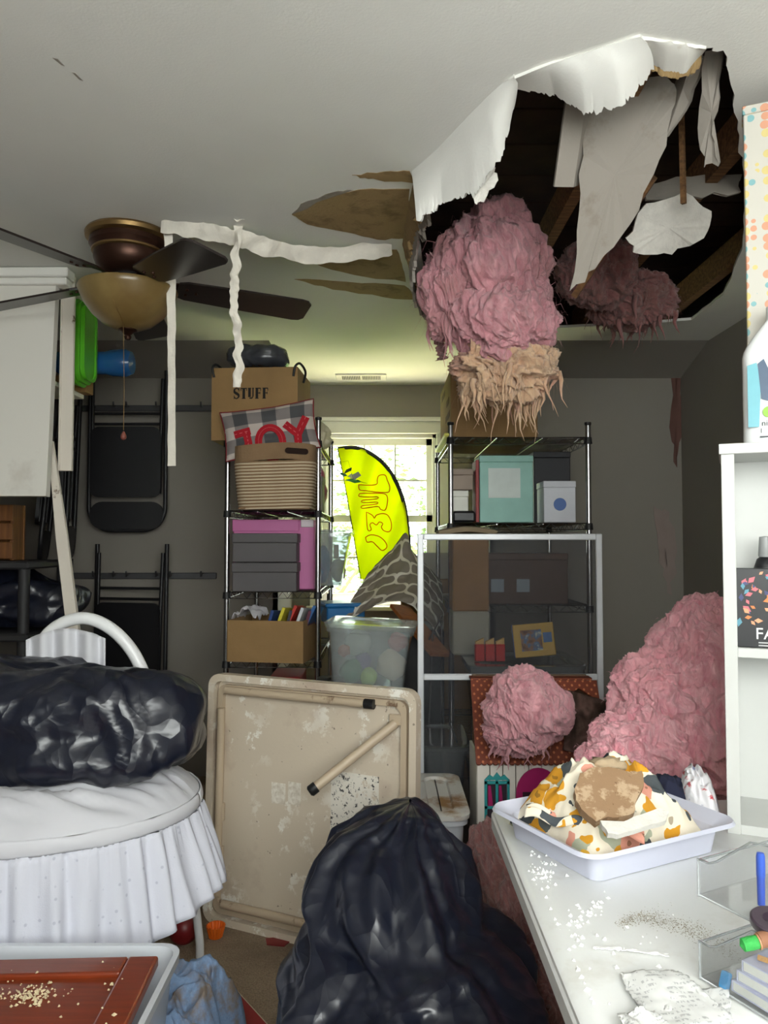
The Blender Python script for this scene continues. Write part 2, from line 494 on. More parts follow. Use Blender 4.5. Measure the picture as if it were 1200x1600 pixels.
def PC(px, py):
    "point on the ceiling underside seen at a pixel"
    p = PZ(px, py, ZC)
    for _ in range(4): p = PZ(px, py, Zc(p.x, p.y))
    return p

# ---- attic above: sheathing boards and joists
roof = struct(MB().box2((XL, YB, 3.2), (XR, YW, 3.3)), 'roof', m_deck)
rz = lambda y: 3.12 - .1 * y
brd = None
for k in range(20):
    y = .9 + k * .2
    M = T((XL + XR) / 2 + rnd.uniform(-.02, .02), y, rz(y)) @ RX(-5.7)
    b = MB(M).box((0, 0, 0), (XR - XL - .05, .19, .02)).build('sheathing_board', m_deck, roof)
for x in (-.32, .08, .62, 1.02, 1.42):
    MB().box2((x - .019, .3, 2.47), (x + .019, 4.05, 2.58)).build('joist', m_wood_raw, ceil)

# ---- torn plasterboard still attached to the ceiling
def shard(name, pts, mt, t=.012, seed=0, n=4, amp=4, parent=None, off=(0, .3, 1), **kw):
    q = jag([V(p) for p in pts], n, amp, seed)
    return MB().slab([P(*p) for p in q], t, off).build(name, mt, parent if parent is not None else ceil, **kw)
def flap(name, top, bottom, mt, seed, nu=26, nv=8, t=.011, rough=.004, tear=.016):
    "sheet hanging from a crease line (top) down to a torn edge (bottom); both lists of world points"
    a = [V(q) for q in top]; b = [V(q) for q in bottom]
    def at(l, u):
        s = u * (len(l) - 1); i = min(int(s), len(l) - 2); return l[i].lerp(l[i + 1], s - i)
    def fn(u, v):
        p = at(a, u).lerp(at(b, u), v)
        d = (at(b, u) - at(a, u)).normalized()
        p = p + d * (tear * v ** 4 * (noise.noise(V((u * 21, seed, 0))) + .9 * noise.noise(V((u * 75, seed, 3)))))
        p.y += -.03 * math.sin(v * math.pi) * .5 + rough * noise.noise(V((u * 8, v * 5, seed)))
        return p
    return MB().sheet(fn, nu * 3, nv, t).build(name, mt, ceil, smooth=50)
cz = lambda px, py: PC(px, py) + V((0, 0, .004))
flap('torn_flap', [cz(648, 270), cz(690, 233), cz(728, 192), cz(765, 153), cz(803, 116)],
     [P(655, 345, 2.16), P(694, 316, 2.10), P(745, 300, 2.0), P(778, 250, 1.90), P(800, 150, 1.79)], m_ceiling, 1)
flap('torn_flap', [cz(797, 120), cz(850, 100), cz(900, 87), cz(950, 71), cz(1000, 54)],
     [P(806, 132, 1.775), P(870, 142, 1.76), P(918, 172, 1.74), P(968, 162, 1.70), P(1018, 104, 1.66)], m_ceiling, 2)
flap('torn_flap', [cz(1000, 54), cz(1035, 62), cz(1070, 68), cz(1105, 70)],
     [P(1012, 86, 1.66), P(1040, 104, 1.665), P(1068, 108, 1.67), P(1090, 82, 1.675)], m_drywall, 3, tear=.01)
flap('paper_tear', [P(1006, 70, 1.668), P(1030, 88, 1.67), P(1060, 96, 1.675), P(1088, 86, 1.68)],
     [P(1014, 100, 1.675), P(1040, 116, 1.68), P(1066, 116, 1.682), P(1086, 104, 1.684)], m_paper, 4, tear=.008)
# curled facing paper at the left rim of the opening
flap('curled_paper', [cz(650, 285), cz(640, 330), cz(636, 380), cz(645, 420), cz(660, 460)],
     [P(668, 345, 2.3), P(655, 372, 2.5), P(640, 440, 2.75), P(645, 470, 2.95), P(664, 500, 3.2)], m_drygrey, 5, rough=.05, tear=.03)
flap('curled_paper', [cz(646, 280), cz(632, 345), cz(628, 385), cz(640, 420)],
     [P(658, 330, 2.3), P(650, 362, 2.5), P(636, 412, 2.72), P(648, 452, 2.95)], m_paper, 6, rough=.04, tear=.03)
# exposed brown paper where the painted face peeled off
def patch(pts, seed, mt=None):
    q = jag([V((x, y, 0)) for x, y in pts], 4, 1.6, seed)
    w = [PC(p.x, p.y) + V((0, 0, -.0015)) for p in q]
    MB().slab(w, .003, (0, 0, 1)).build('exposed_paper', mt or m_paper, ceil)
patch([(456, 335), (470, 322), (505, 306), (560, 296), (640, 295), (640, 330), (632, 372), (590, 374), (540, 362), (480, 350)], 1)
patch([(550, 273), (600, 268), (640, 267), (648, 286), (610, 283), (575, 279)], 2)
patch([(440, 392), (520, 390), (620, 390), (628, 412), (634, 440), (570, 432), (500, 415)], 3)
patch([(460, 436), (540, 440), (632, 446), (664, 470), (600, 464), (520, 452)], 4)
patch([(456, 334), (470, 318), (520, 300), (552, 296), (500, 312), (474, 330)], 5, m_drygrey)
# pale scuffs scored into the ceiling near the camera
for a in ([(82, 90), (90, 92), (101, 103), (96, 101)], [(112, 112), (118, 114), (130, 126), (124, 124)]):
    w = [PC(*p) + V((0, 0, -.001)) for p in a]
    MB().slab(w, .002, (0, 0, 1)).build('scuff_mark', m_drygrey, ceil)

# ---- loose joint tape (hanging) : things of their own
def strip(name, pts, width, mt, label, seed, amp=.012, t=.0015, cat='tape', group=None, flat=None):
    line = spline(pts, 10); k = len(line)
    def fn(u, v):
        s = u * (k - 1); i = min(int(s), k - 2); p = line[i].lerp(line[i + 1], s - i)
        d = (line[i + 1] - line[i]).normalized()
        if flat is None: side = V((1, .35 * math.sin(u * 7 + seed), 0)); side = (side - d * side.dot(d)).normalized()
        else: side = (V(flat) - d * V(flat).dot(d)).normalized()
        w = width * (1 + .22 * noise.noise(V((u * 9, seed, 0))))
        p = p + side * (v - .5) * w
        nrm = d.cross(side)
        return p + nrm * (amp * noise.noise(V((u * 16, v * 1.6, seed)))) + side * (amp * .6 * noise.noise(V((u * 22, seed, 9))))
    return MB().sheet(fn, 90, 4, t).build(name, mt, None, smooth=60, label=label, cat=cat, group=group)
strip('joint_tape', [PC(372, 342), P(372, 345, 2.6), P(368, 420, 2.58), P(365, 470, 2.59), P(373, 540, 2.6), P(370, 605, 2.6)], .028, m_tape,
      'crumpled white joint tape dangling in front of the STUFF box', 3, .02)
strip('joint_tape', [PC(259, 345), P(263, 372, 2.62), P(267, 440, 2.62), P(268, 560, 2.62), P(268, 728, 2.62)], .03, m_tape,
      'long straight strip of white joint tape hanging beside the ceiling fan', 5, .004)
strip('joint_tape', [PC(252, 346) + V((0, 0, -.004)), PC(320, 352) + V((0, 0, -.02)), PC(378, 358) + V((0, 0, -.035)), PC(440, 372) + V((0, 0, -.045)), PC(520, 382) + V((0, 0, -.04)), PC(612, 384) + V((0, 0, -.004))],
      .062, m_tape, 'loosened white joint tape sagging along the ceiling seam', 7, .016, flat=(0, .8, -.75))

# ---- ceiling vent in the dormer
v0, v1 = PZ(527, 600, ZC), PZ(603, 590, ZC)
vy = 5.0
vent = thing('ceiling_vent', (0.0 - .145, vy, ZC - .012), 'white slotted air vent on the dormer ceiling above the window', 'vent')
MB().box((-.15, vy, ZC - .006), (.33, .17, .010), .002).build('vent_plate', m_trim, vent)
for k in range(22):
    x = -.15 - .12 + k * .011 + (.012 if k > 10 else 0)
    MB().box((x, vy - .012, ZC - .0120), (.0065, .10, .003)).build('vent_slot', m_black, vent)

# ---- outside: trees beyond the window
m_leaf = mat('pale_spring_leaves', (86, 104, 62), .7, col2=(118, 134, 92), vs=1.5)
m_bark = mat('grey_bark', (120, 108, 92), .9)
m_lawn = mat('lawn_outside', (120, 150, 84), .95, vs=.5, var=.25)
struct(MB().box2((-30, YW + 1.0, -3.2), (30, 45, -3.1)), 'ground', m_lawn)
struct(MB().add([(-2.2, 5.42, .72), (2.2, 5.42, .72), (2.2, 8.2, -.3), (-2.2, 8.2, -.3), (-2.2, 5.42, .62), (2.2, 5.42, .62), (2.2, 8.2, -.4), (-2.2, 8.2, -.4)], [[0, 1, 2, 3], [7, 6, 5, 4], [0, 4, 5, 1], [1, 5, 6, 2], [2, 6, 7, 3], [3, 7, 4, 0]]), 'bounce_roof', mat('pale_bounce_roofing', (224, 216, 166), .8, var=.1, vs=12))  # unseen roof added below the window to bounce yellowish sun onto the dormer ceiling
def tree(x, y, h, r, label, seed, nl=1500):
    rr = random.Random(seed)
    t = thing('tree', (x, y, -3.1), label, 'tree', 'trees outside the window')
    mb = MB().tube([(x, y, -3.1), (x + .05, y, -1), (x, y, h - r * .4)], [.16, .12, .04], 8)
    for k in range(6):
        a = rr.uniform(0, 6.28); b = V((x, y, h - r * rr.uniform(.6, 1.5)))
        mb.tube([b, b + V((math.cos(a) * r * .7, math.sin(a) * r * .7, r * .5))], [.05, .015], 5)
    mb.build('trunk', m_bark, t, smooth=60)
    fo = MB()
    for k in range(nl):
        d = V((rr.gauss(0, 1), rr.gauss(0, 1), rr.gauss(0, 1))).normalized() * (rr.random() ** .4)
        c = V((x, y, h)) + V((d.x * r, d.y * r, d.z * r * 1.25))
        if noise.noise(c * 1.3) < -.12: continue
        s = rr.uniform(.035, .085); M = T(*c) @ RZ(rr.uniform(0, 360)) @ RX(rr.uniform(0, 180))
        fo.add([(-s, 0, 0), (0, -s * .5, .01), (s, 0, 0), (0, s * .5, .01)], [[0, 1, 2, 3]], M)
    fo.build('foliage', m_leaf, t, fix=False)
tree(-.8, 10.2, 1.7, 1.35, 'pale leafy tree outside the left side of the dormer window', 1, 2200)
tree(.95, 13.2, 1.85, 1.3, 'loose pale tree outside the right side of the dormer window', 2, 2600)
tree(.1, 17.5, .3, 2.0, 'lower rounded tree farther off behind the window trees', 3, 2200)

# ================================================================== LEFT SIDE
# ---- ceiling fan
m_bronze = mat('aged_bronze', (74, 50, 40), .38, .8, var=.25, vs=12)
m_brass = mat('antique_brass', (150, 122, 80), .35, .9, var=.15, vs=10)
m_blade = mat('dark_walnut_blade', (38, 30, 27), .32, var=.3, vs=5, aniso=(1, 14, 1))
m_amber = mat('amber_alabaster_glass', (134, 114, 72), .3, col2=(106, 84, 46), vs=5)
FX, FY = -.90, 2.67
fan = thing('ceiling_fan', (FX, FY, 2.06), 'bronze five-blade ceiling fan with amber glass bowl light', 'ceiling fan')
MB(T(FX, FY, 0)).lathe([(.0, 2.437), (.142, 2.437), (.148, 2.428), (.146, 2.415), (.132, 2.408)], n=48).build('canopy_ring', m_brass, fan, 40)
MB(T(FX, FY, 0)).lathe([(.132, 2.41), (.134, 2.39), (.122, 2.374), (.12, 2.37)], n=48).build('canopy', m_bronze, fan, 40)
MB(T(FX, FY, 0)).lathe([(.12, 2.376), (.125, 2.372), (.125, 2.366), (.118, 2.362)], n=48).build('trim_ring', m_brass, fan, 40)
MB(T(FX, FY, 0)).lathe([(.118, 2.366), (.119, 2.345), (.108, 2.315), (.088, 2.297), (.07, 2.29), (.05, 2.288)], n=48).build('motor_housing', m_bronze, fan, 40)
MB(T(FX, FY, 0)).lathe([(.055, 2.295), (.058, 2.272), (.064, 2.266), (.062, 2.25), (.09, 2.244), (.093, 2.238), (0, 2.236)], n=36).build('switch_housing', m_black, fan, 40)
for k in range(5):
    a = 24 + 72 * k + (0, 3, -3, 0, -4)[k]
    droop = (.02, .02, .045, .0, .07)[k]
    M = T(FX, FY, 2.268) @ RZ(a) @ RY(math.degrees(math.asin(droop / .55))) @ RX(-13)
    out = [(.17, -.045), (.2, -.058), (.4, -.068), (.62, -.074), (.645, -.068), (.66, -.05), (.66, .05), (.645, .068), (.62, .074), (.4, .068), (.2, .058), (.17, .045)]
    b = MB(M).prism(out, -.003, .004).build('blade', m_blade, fan)
    i = MB(M).prism([(.05, -.02), (.12, -.014), (.17, -.03), (.23, -.034), (.25, 0), (.23, .034), (.17, .03), (.12, .014), (.05, .02)], .004, .01)
    for q in ((.2, -.018), (.2, .018), (.235, 0)): i.lathe([(.006, 0), (.006, -.006), (0, -.007)], (q[0], q[1], -.002), 8)
    i.build('blade_iron', m_bronze, b, 40)
MB(T(FX, FY, 0)).lathe([(.085, 2.243), (.15, 2.246), (.167, 2.243), (.17, 2.236), (.164, 2.222), (.15, 2.188), (.122, 2.15), (.085, 2.118), (.045, 2.1), (0, 2.094)], n=56).build('glass_bowl', m_amber, fan, 50)
fin = MB(T(FX, FY, 0)).lathe([(.03, 2.103), (.032, 2.094), (.02, 2.088), (.01, 2.078), (.013, 2.072), (.009, 2.062), (0, 2.06)], n=20).build('finial', m_bronze, fan, 40)
ch = MB().tube([P(193, 525, 2.6), P(194, 600, 2.6), P(193, 672, 2.6)], .0011, 5).tube([(FX - .02, FY - .06, 2.25), (FX - .022, FY - .165, 2.235), (FX + .0, FY - .12, 2.14), (FX + .005, FY - .06, 2.104), P(193, 527, 2.6)], .0011, 5).build('pull_chain', m_brass, fan, 60)
p = P(193, 680, 2.6)
MB().lathe([(.0, .014), (.004, .012), (.009, 0), (.010, -.008), (.007, -.014), (0, -.017)], p, 12).build('chain_fob', mat('red_brown_wood_fob', (120, 62, 50), .5), ch, 50)

# ---- broken white closet boards
m_door = speck('scuffed_white_panel', (222, 219, 211), (208, 203, 194), .62, .72, 3, .6, ((150, 136, 120), .76), .08, 40)
m_strip = speck('weathered_white_board', (218, 210, 198), (120, 100, 80), .63, .68, 14, .7, None, .3, 60)
c0 = P(108, 412, 3.0)
mb = MB().box2((XL, 2.985, 2.40), (c0.x, 3.06, 2.437), .004).box2((XL, 3.0, 2.372), (c0.x - .01, 3.06, 2.40), .004)
mb.build('trim_1', m_trim, kind='structure')
a, b, c, d = P(88, 432, 3.02), P(72, 775, 2.98), P(-420, 775, 2.98), P(-420, 432, 3.02)
c.x = d.x = XL + .02
MB().slab([a, b, c, d], .035, (0, 1, 0)).build('fallen_door', m_door, label='large blank white door leaf hanging at the left edge below the ceiling', cat='door')
mb = MB(frame(P(103, 736, 3.1), (1, 0, 0), (0, 0, 1)))
h = ZC - P(103, 736, 3.1).z - .003
mb.box((0, h / 2, 0), (.052, h, .018), .002).box((-.024, h / 2, .008), (.008, h, .014), .002)
mb.build('door_casing', m_strip, label='vertical white door casing board beside the green trays', cat='board')
a, b = P(80, 690, 3.06), PZ(165, 1404, 0.001)
M = frame(b, (a - b).cross(V((0, -1, 0))), a - b)
L = (a - b).length
MB(M).prism([(-.025, .0), (.022, .0), (.026, L * .5), (.02, L * .8), (.008, L), (-.012, L * .97), (-.024, L * .78)], -.008, .008).box((.018, L * .42, .011), (.012, L * .75, .008)).build(
    'splintered_board', m_strip, label='thin splintered white board leaning from the casing down behind the bassinet', cat='board')
M2 = frame(P(113, 1180, 3.12), (1, 0, -.05), (.02, 0, 1))
# ---- high closet shelf with tub lid and jug
sx = P(116, 600, 3.3).x
MB().box2((XL, 3.14, 2.0), (sx - .02, 3.46, 2.02), .002).build('closet_shelf', m_door, label='white closet shelf high on the left behind the casing', cat='shelf')
m_green = mat('lime_green_plastic', (92, 182, 40), .35, var=.06)
gc = P(128, 590, 3.22)
def ringprism_(o, i, z0, z1, M):
    n = len(o); vs = [(p[0], p[1], z) for z in (z0, z1) for l in (o, i) for p in l]; fs = []
    for j in range(n):
        k = (j + 1) % n
        fs += [[j, k, n + k, n + j], [2 * n + j, 3 * n + j, 3 * n + k, 2 * n + k], [j, 2 * n + j, 2 * n + k, k], [n + j, n + k, 3 * n + k, 3 * n + j]]
    return MB(M).add(vs, fs)
def stadium(w, h, r, n=6):
    o = []
    for cx, cy, a0 in ((w / 2 - r, h / 2 - r, 0), (-w / 2 + r, h / 2 - r, 90), (-w / 2 + r, -h / 2 + r, 180), (w / 2 - r, -h / 2 + r, 270)):
        for k in range(n + 1):
            a = math.radians(a0 + 90 * k / n); o.append((cx + r * math.cos(a), cy + r * math.sin(a)))
    return o
gt = thing('tray_stack', (gc.x, 3.35, 2.02), 'stack of lime green plastic trays on edge behind the casing', 'trays')
Mg = frame((gc.x - .03, 3.27, 2.205), (0, -1, 0), (0, 0, 1))
for k in range(3):
    b_ = MB(Mg @ T(0, 0, -k * .021 + .014)).prism(stadium(.15 - k * .008, .36 - k * .02, .05), -.014, .0).build('tray', m_green, gt, 40)
    ringprism_(stadium(.16 - k * .008, .37 - k * .02, .055), stadium(.13 - k * .008, .34 - k * .02, .04), -.020, -.014, Mg @ T(0, 0, -k * .021 + .014)).build('rim', m_green, b_, 40)
m_blue = mat('blue_plastic', (38, 92, 150), .22, var=.05)
bc = P(140, 557, 3.3)
mb = MB(T(bc.x - .07, 3.42, bc.z) @ RY(90)).lathe([(.0, -.12), (.045, -.12), (.052, -.11), (.052, .1), (.06, .13), (.062, .19), (.05, .215), (0, .22)], n=28)
mb.build('blue_jug', m_blue, None, 50, label='shiny blue plastic jug lying on its side beside the green trays', cat='jug')
MB().box2((bc.x - .3, 3.39, 2.021), (bc.x - .05, 3.48, bc.z - .063), .003).build('shoe_box', m_card, label='cardboard box on the closet shelf under the blue jug', cat='box')

# ---- rails and hanging folding chairs
m_rail = mat('grey_steel_rail', (92, 92, 94), .4, .6)
for y in (637, 900):
    z = P(200, y, 4.46).z
    r = thing('wall_rail', (P(220, y, 4.47).x, 4.47, z), 'grey steel hanging rail on the wall ' + ('behind the hanging chair seat' if y == 637 else 'low behind the bassinet'), 'rail')
    MB().box2((P(95, y, 4.48).x, 4.475, z - .018), (P(338, y, 4.48).x, 4.5, z + .018), .003).build('rail', m_rail, r)
    for px in (105, 148, 180, 200, 246, 268, 316):
        q = P(px, y, 4.46)
        MB().tube([(q.x, 4.478, z + .01), (q.x, 4.45, z + .01), (q.x, 4.43, z), (q.x, 4.425, z + .03)], .005, 6).build('hook', m_rail, r, 60)
def folding_chair(M, label, w=.46, h=.93):
    "folded steel chair hung upside down: local y=0 is the top of its backrest"
    o = M @ V((0, 0, 0))
    t = thing('folding_chair', o, label, 'chair', 'black folding chairs hung on the wall')
    R = .13; pts = [(-w / 2 + .012, h, 0)]
    pts += [(-w / 2 + .012, y, 0) for y in (.6, .3)]
    for k in range(0, 10):
        a = math.pi + (math.pi / 2) * k / 9
        pts.append((-w / 2 + .012 + R + R * math.cos(a), R + .012 + R * math.sin(a), 0))
    pts += [(-q[0], q[1], q[2]) for q in reversed(pts)]
    MB(M).tube(pts, .0125, 8).build('frame', m_black, t, 60)
    def pan(y0, y1, ww, z, bow, r, nm):
        poly = stadium(ww, y1 - y0, r)
        MB(M @ T(0, (y0 + y1) / 2, z)).prism(poly, -.008, .012).build(nm, m_black, t, 40)
    pan(.02, .175, w - .04, .0, .01, .07, 'backrest')
    pan(.2, .6, w - .06, .03, .0, .05, 'seat')
    for s in (-1, 1):
        MB(M).tube([(s * (w / 2 - .04), .22, .02), (s * (w / 2 - .034), .6, .02), (s * (w / 2 - .03), .88, .01)], .011, 8).build('leg', m_black, t, 60)
    for y in (.62, .68):
        MB(M).tube([(-w / 2 + .03, y, .012), (w / 2 - .03, y, .012)], .008, 6).build('crossbar', m_black, t, 60)
    return t
o = P(198, 832, 4.38)
folding_chair(frame(o, (1, 0, 0), (0, 0, 1)), 'black folding chair hanging upside down flat against the wall under the fan')
o = P(108, 872, 4.25)
folding_chair(frame(o, (.3, -1, 0), (.03, 0, 1)), 'black folding chair hung edge-on just behind the white casing board', .44)
o = P(66, 880, 4.12)
folding_chair(frame(o, (.34, -1, 0), (.09, 0, 1)), 'black folding chair hung edge-on, leftmost and tilted', .44)
for px, an, lab, yy in ((95, 1.1, 'black folding chair of the lower row at its left end above the bassinet', 4.22), (205, .22, 'black folding chair of the lower row directly below the flat hanging chair', 4.36)):
    tip = P(px, 872 if px < 100 else 850, yy)
    folding_chair(frame((tip.x, yy, tip.z - .93), (math.cos(an), -math.sin(an), 0), (.04, 0, 1)), lab)

# ---- dark shelving and wooden crate at the far left
m_dk = mat('dark_grey_resin', (44, 44, 46), .6)
sh = thing('resin_shelf', (-1.95, 3.55, 0), 'dark grey resin shelving unit at the left edge behind the bassinet', 'shelf')
rx = P(52, 900, 3.35).x
for z in (1.27, .96, .62, .28): MB().box2((XL + .02, 3.3, z - .035), (rx, 3.75, z), .008).build('shelf_board', m_dk, sh)
for x in (XL + .05, rx - .03):
    for y in (3.33, 3.72): MB().tube([(x, y, 0), (x, y, 1.26)], .024, 10).build('post', m_dk, sh, 60)
m_wood = mat('orange_brown_pine', (128, 82, 40), .55, col2=(96, 56, 26), vs=4, bump=.15, bs=40, aniso=(14, 14, 1))
w1 = P(20, 865, 3.4).x
cr = thing('wooden_crate', (w1 - .15, 3.5, 1.27), 'orange-brown wooden crate on the dark shelving at the left edge', 'crate')
for k in range(3): MB().box2((w1 - .34, 3.39, 1.28 + k * .083), (w1, 3.405, 1.352 + k * .083), .002).build('slat', m_wood, cr)
for x in (w1 - .33, w1 - .018): MB().box2((x, 3.407, 1.272), (x + .016, 3.50, 1.52), .002).build('crate_side', m_wood, cr)
MB().box2((w1 - .34, 3.50, 1.272), (w1, 3.515, 1.52), .002).build('crate_back', m_wood, cr)
def film(p, f=1.0, a=1.0):
    "crumpled plastic film: facets meeting in sharp ridges, over broad swells"
    q = p * (3.2 * f)
    w = V((noise.noise(q * .8), noise.noise(q * .8 + V((5, 1, 2))), noise.noise(q * .8 + V((2, 9, 4)))))
    g = q + w * .8
    r = .022 * noise.noise(q * .8)
    d, _ = noise.voronoi(V((g.x * 1.25, g.y * 1.25, g.z * .7)))
    r += .046 * (min(d[0], .9) - .42)
    g2 = V((g.x * .8 + g.z * .6, g.y, g.z * .8 - g.x * .6))
    d, _ = noise.voronoi(V((g2.x * 3.0, g2.y * 3.0, g2.z * 1.5)) + V((7, 7, 7)))
    r += .026 * (min(d[0], .9) - .42)
    d, _ = noise.voronoi(V((g.x * 5, g.y * 7, g.z * 7)) + w * 2)
    r += .009 * (min(d[0], .9) - .42)
    return r * a
def lump_bag(name, c, r, label, seed=0, flat=.5, sub=6, pw=2.6):
    c = V(c); r = V(r)
    def fn(n):
        s = (abs(n.x) ** pw + abs(n.y) ** pw + abs(n.z) ** pw) ** (-1 / pw)
        p = V((n.x * r.x, n.y * r.y, n.z * r.z)) * s
        p += n * (.07 * noise.noise(n * 1.4 + V((seed, 0, 0))))
        p += n * film(p + V((seed * 3, 1, 2)))
        p.z = max(p.z, -r.z * .86)
        return c + p
    return MB().ico(sub, fn).build(name, m_bag, None, 180, label=label, cat='garbage bag')
lump_bag('garbage_bag', (-1.72, 3.5, 1.075), (.3, .17, .115), 'black garbage bag squeezed on the dark shelving at the left edge', 4, sub=5)

# ---- bassinet with white skirt
def cloth_mat(name, col, col2, sc=40):
    t = NT(name)
    d = t.n.new('ShaderNodeTexVoronoi'); d.inputs['Scale'].default_value = sc
    t.l.new(t.co(), d.inputs['Vector'])
    f = t.ramp(d.outputs['Distance'], [(.10, (1, 1, 1, 1)), (.16, (0, 0, 0, 1))])
    t.color(t.mix(t.math('MULTIPLY', f, .45), lin(col), lin(col2)))
    t.set(Roughness=.9); t.bump(t.noise(240, 2), .25, .002); return t.m
m_sheet = cloth_mat('white_dotted_cotton', (206, 207, 218), (150, 152, 172), 34)
m_sheet2 = mat('white_satin_cotton', (208, 208, 214), .75, var=.04)
BX, BY, BA, BB, BZ = -1.0, 2.2, .47, .36, .66
bas = thing('bassinet', (BX, BY, 0), 'oval white bassinet with gathered dotted skirt and white legs', 'bassinet')
def rimpt(a, k=1.0): return V((BX + BA * k * math.cos(a), BY + BB * k * math.sin(a), 0))
def cover(u, v):
    a = u * 2 * math.pi
    p = rimpt(a, v)
    w = .014 * (1 - 2.4 * abs(noise.noise(V((math.cos(a) * 3 * v, math.sin(a) * 3 * v, 3))))) + .028 * (1 - 2.4 * abs(noise.noise(V((math.cos(a) * 2.2 * v + 4, math.sin(a) * 7 * v, 1))))) + .006 * math.sin(a * 30 + 5 * noise.noise(V((u * 20, 0, 0)))) * max(0, v - .75) * 2
    p.z = BZ + .005 + .05 * (1 - v ** 2.2) - .12 * max(0, v - .8) + w * (1 - v ** 8)
    return p
MB().sheet(cover, 160, 26).build('cover', m_sheet2, bas, 180)
def band(u, v):
    a = u * 2 * math.pi
    p = rimpt(a, 1.005 + .012 * math.sin(v * math.pi)); p.z = BZ - .018 - v * .038 + .004 * noise.noise(V((u * 40, v, 0)))
    return p
MB().sheet(band, 160, 6, .004).build('rim_band', m_sheet2, bas, 180)
def skirt(u, v):
    a = u * 2 * math.pi
    g = math.sin(a * 44 + 3.0 * noise.noise(V((math.cos(a) * 5, math.sin(a) * 5, 0)))) * .6 + noise.noise(V((math.cos(a) * 9, math.sin(a) * 9, v * .8)))
    p = rimpt(a, 1.01 + .13 * v)
    n = V((math.cos(a), math.sin(a), 0))
    p += n * (g * (.007 + .020 * v ** .7))
    drop = .33 + .02 * math.sin(a * 3 + 1) - .15 * max(0, math.cos(a)) ** 3
    p += n * (.0035 * math.sin(a * 150 + 4 * noise.noise(V((u * 30, 0, 0)))) * max(0, 1 - v * 2.6))
    p.z = BZ - .056 - v * (drop + .018) + .008 * g * v
    return p
MB().sheet(skirt, 420, 16, .002).build('skirt', m_sheet, bas, 180)
MB().lathe([(1.0, -.03), (1.0, 0), (.93, 0), (.9, -.2), (0, -.2)], (BX, BY, BZ - .07), 48, None, BA * .98, BB * .98).build('basket', m_white, bas, 40)
for s in (-1, 1):
    for q in (-1, 1):
        MB().tube([(BX + s * .36, BY + q * .2, BZ - .25), (BX + s * .385, BY + q * .3, .3), (BX + s * .40, BY + q * .355, .05), (BX + s * .40, BY + q * .36, 0)], .0135, 10).build('leg', m_white, bas, 60)
hood = [P(40, 1062, 2.44), P(62, 1008, 2.44), P(90, 978, 2.43), P(130, 966, 2.42), P(170, 980, 2.42), P(205, 1015, 2.42), P(228, 1062, 2.42), P(236, 1100, 2.42)]
MB().tube(spline(hood, 8), .0195, 12).build('hood_hoop', m_white, bas, 60)
def hoodf(u, v):
    p = P(lerp(40, 165, u), lerp(1000 - 18 * math.sin(u * 3), 1062, v), 2.40 - .02 * v + .015 * math.sin(u * 22))
    return p
MB().sheet(hoodf, 60, 10, .004).build('hood_fabric', m_sheet2, bas, 180)
lump_bag('garbage_bag', (-1.0, 2.24, .835), (.47, .25, .165), 'large black garbage bag resting in the white bassinet', 9, sub=6)

# ---- clear tote bottom left, brown board on top
def tote(name, a, b, label, mt, lid=None, wall=.005, taper=.04, rim=.018, parent_label=None, M=None, cat='storage bin', ribs=True):
    M = M or Matrix()
    a, b = V(a), V(b); c = (a + b) / 2
    t = thing(name, M @ V((c.x, c.y, a.z)), label, cat)
    def ring(z, k, r):
        sx, sy = (b.x - a.x) / 2 - k, (b.y - a.y) / 2 - k
        return [(c.x + p[0], c.y + p[1], z) for p in stadium(sx * 2, sy * 2, r, 4)]
    lev = [(a.z, taper, .04), (a.z + (b.z - a.z) * .5, taper * .5, .04), (b.z - rim, 0, .04), (b.z - rim, -.012, .045), (b.z, -.012, .045), (b.z, .0, .04)]
    inn = [(b.z - rim, wall * .6, .04), (a.z + wall, taper + wall, .04)]
    vs = []; fs = []
    for z, k, r in lev + inn: vs += ring(z, k, r)
    n = len(vs) // (len(lev) + len(inn)); L = len(lev) + len(inn)
    for i in range(L - 1):
        for j in range(n): fs.append([i * n + j, i * n + (j + 1) % n, (i + 1) * n + (j + 1) % n, (i + 1) * n + j])
    fs.append(list(range(n))); fs.append([(L - 1) * n + j for j in range(n)])
    MB(M).add(vs, fs).build('bin_body', mt, t, 40)
    if lid:
        z = b.z
        lv = [(z + .001, -.018, .05), (z + .016, -.02, .05), (z + .018, -.014, .045), (z + .018, .028, .04), (z + .009, .034, .04)]
        vs = []; fs = []
        for zz, k, r in lv: vs += ring(zz, k, r)
        for i in range(len(lv) - 1):
            for j in range(n): fs.append([i * n + j, i * n + (j + 1) % n, (i + 1) * n + (j + 1) % n, (i + 1) * n + j])
        fs.append(list(range(n))); fs.append([(len(lv) - 1) * n + j for j in range(n)])
        MB(M).add(vs, fs).build('lid', lid, t, 40)
    return t
tote('storage_tote', (-1.2, 1.12, 0), (-.455, 1.73, .462), 'frosted clear storage tote in the bottom left corner under a brown board', m_frost)
def wood_gloss():
    t = NT('glossy_cherry_wood')
    g = t.noise(6, 5, .6, vec=t.map((1, 14, 14)))
    t.color(t.mix(g, lin((84, 30, 14)), lin((146, 62, 30)))); t.set(Roughness=.28, Coat_Weight=.3); return t.m
m_cherry = wood_gloss()
bo = thing('cabinet_door', (-.86, 1.36, .463), 'dark cherry wood cabinet door lying on the bottom left tote', 'cabinet door')
Mb = T(-.472, 1.645, .463) @ RZ(2.5)
MB(Mb).box2((-.74, -.50, 0), (-.062, -.062, .014), .002).build('door_panel', m_cherry, bo)
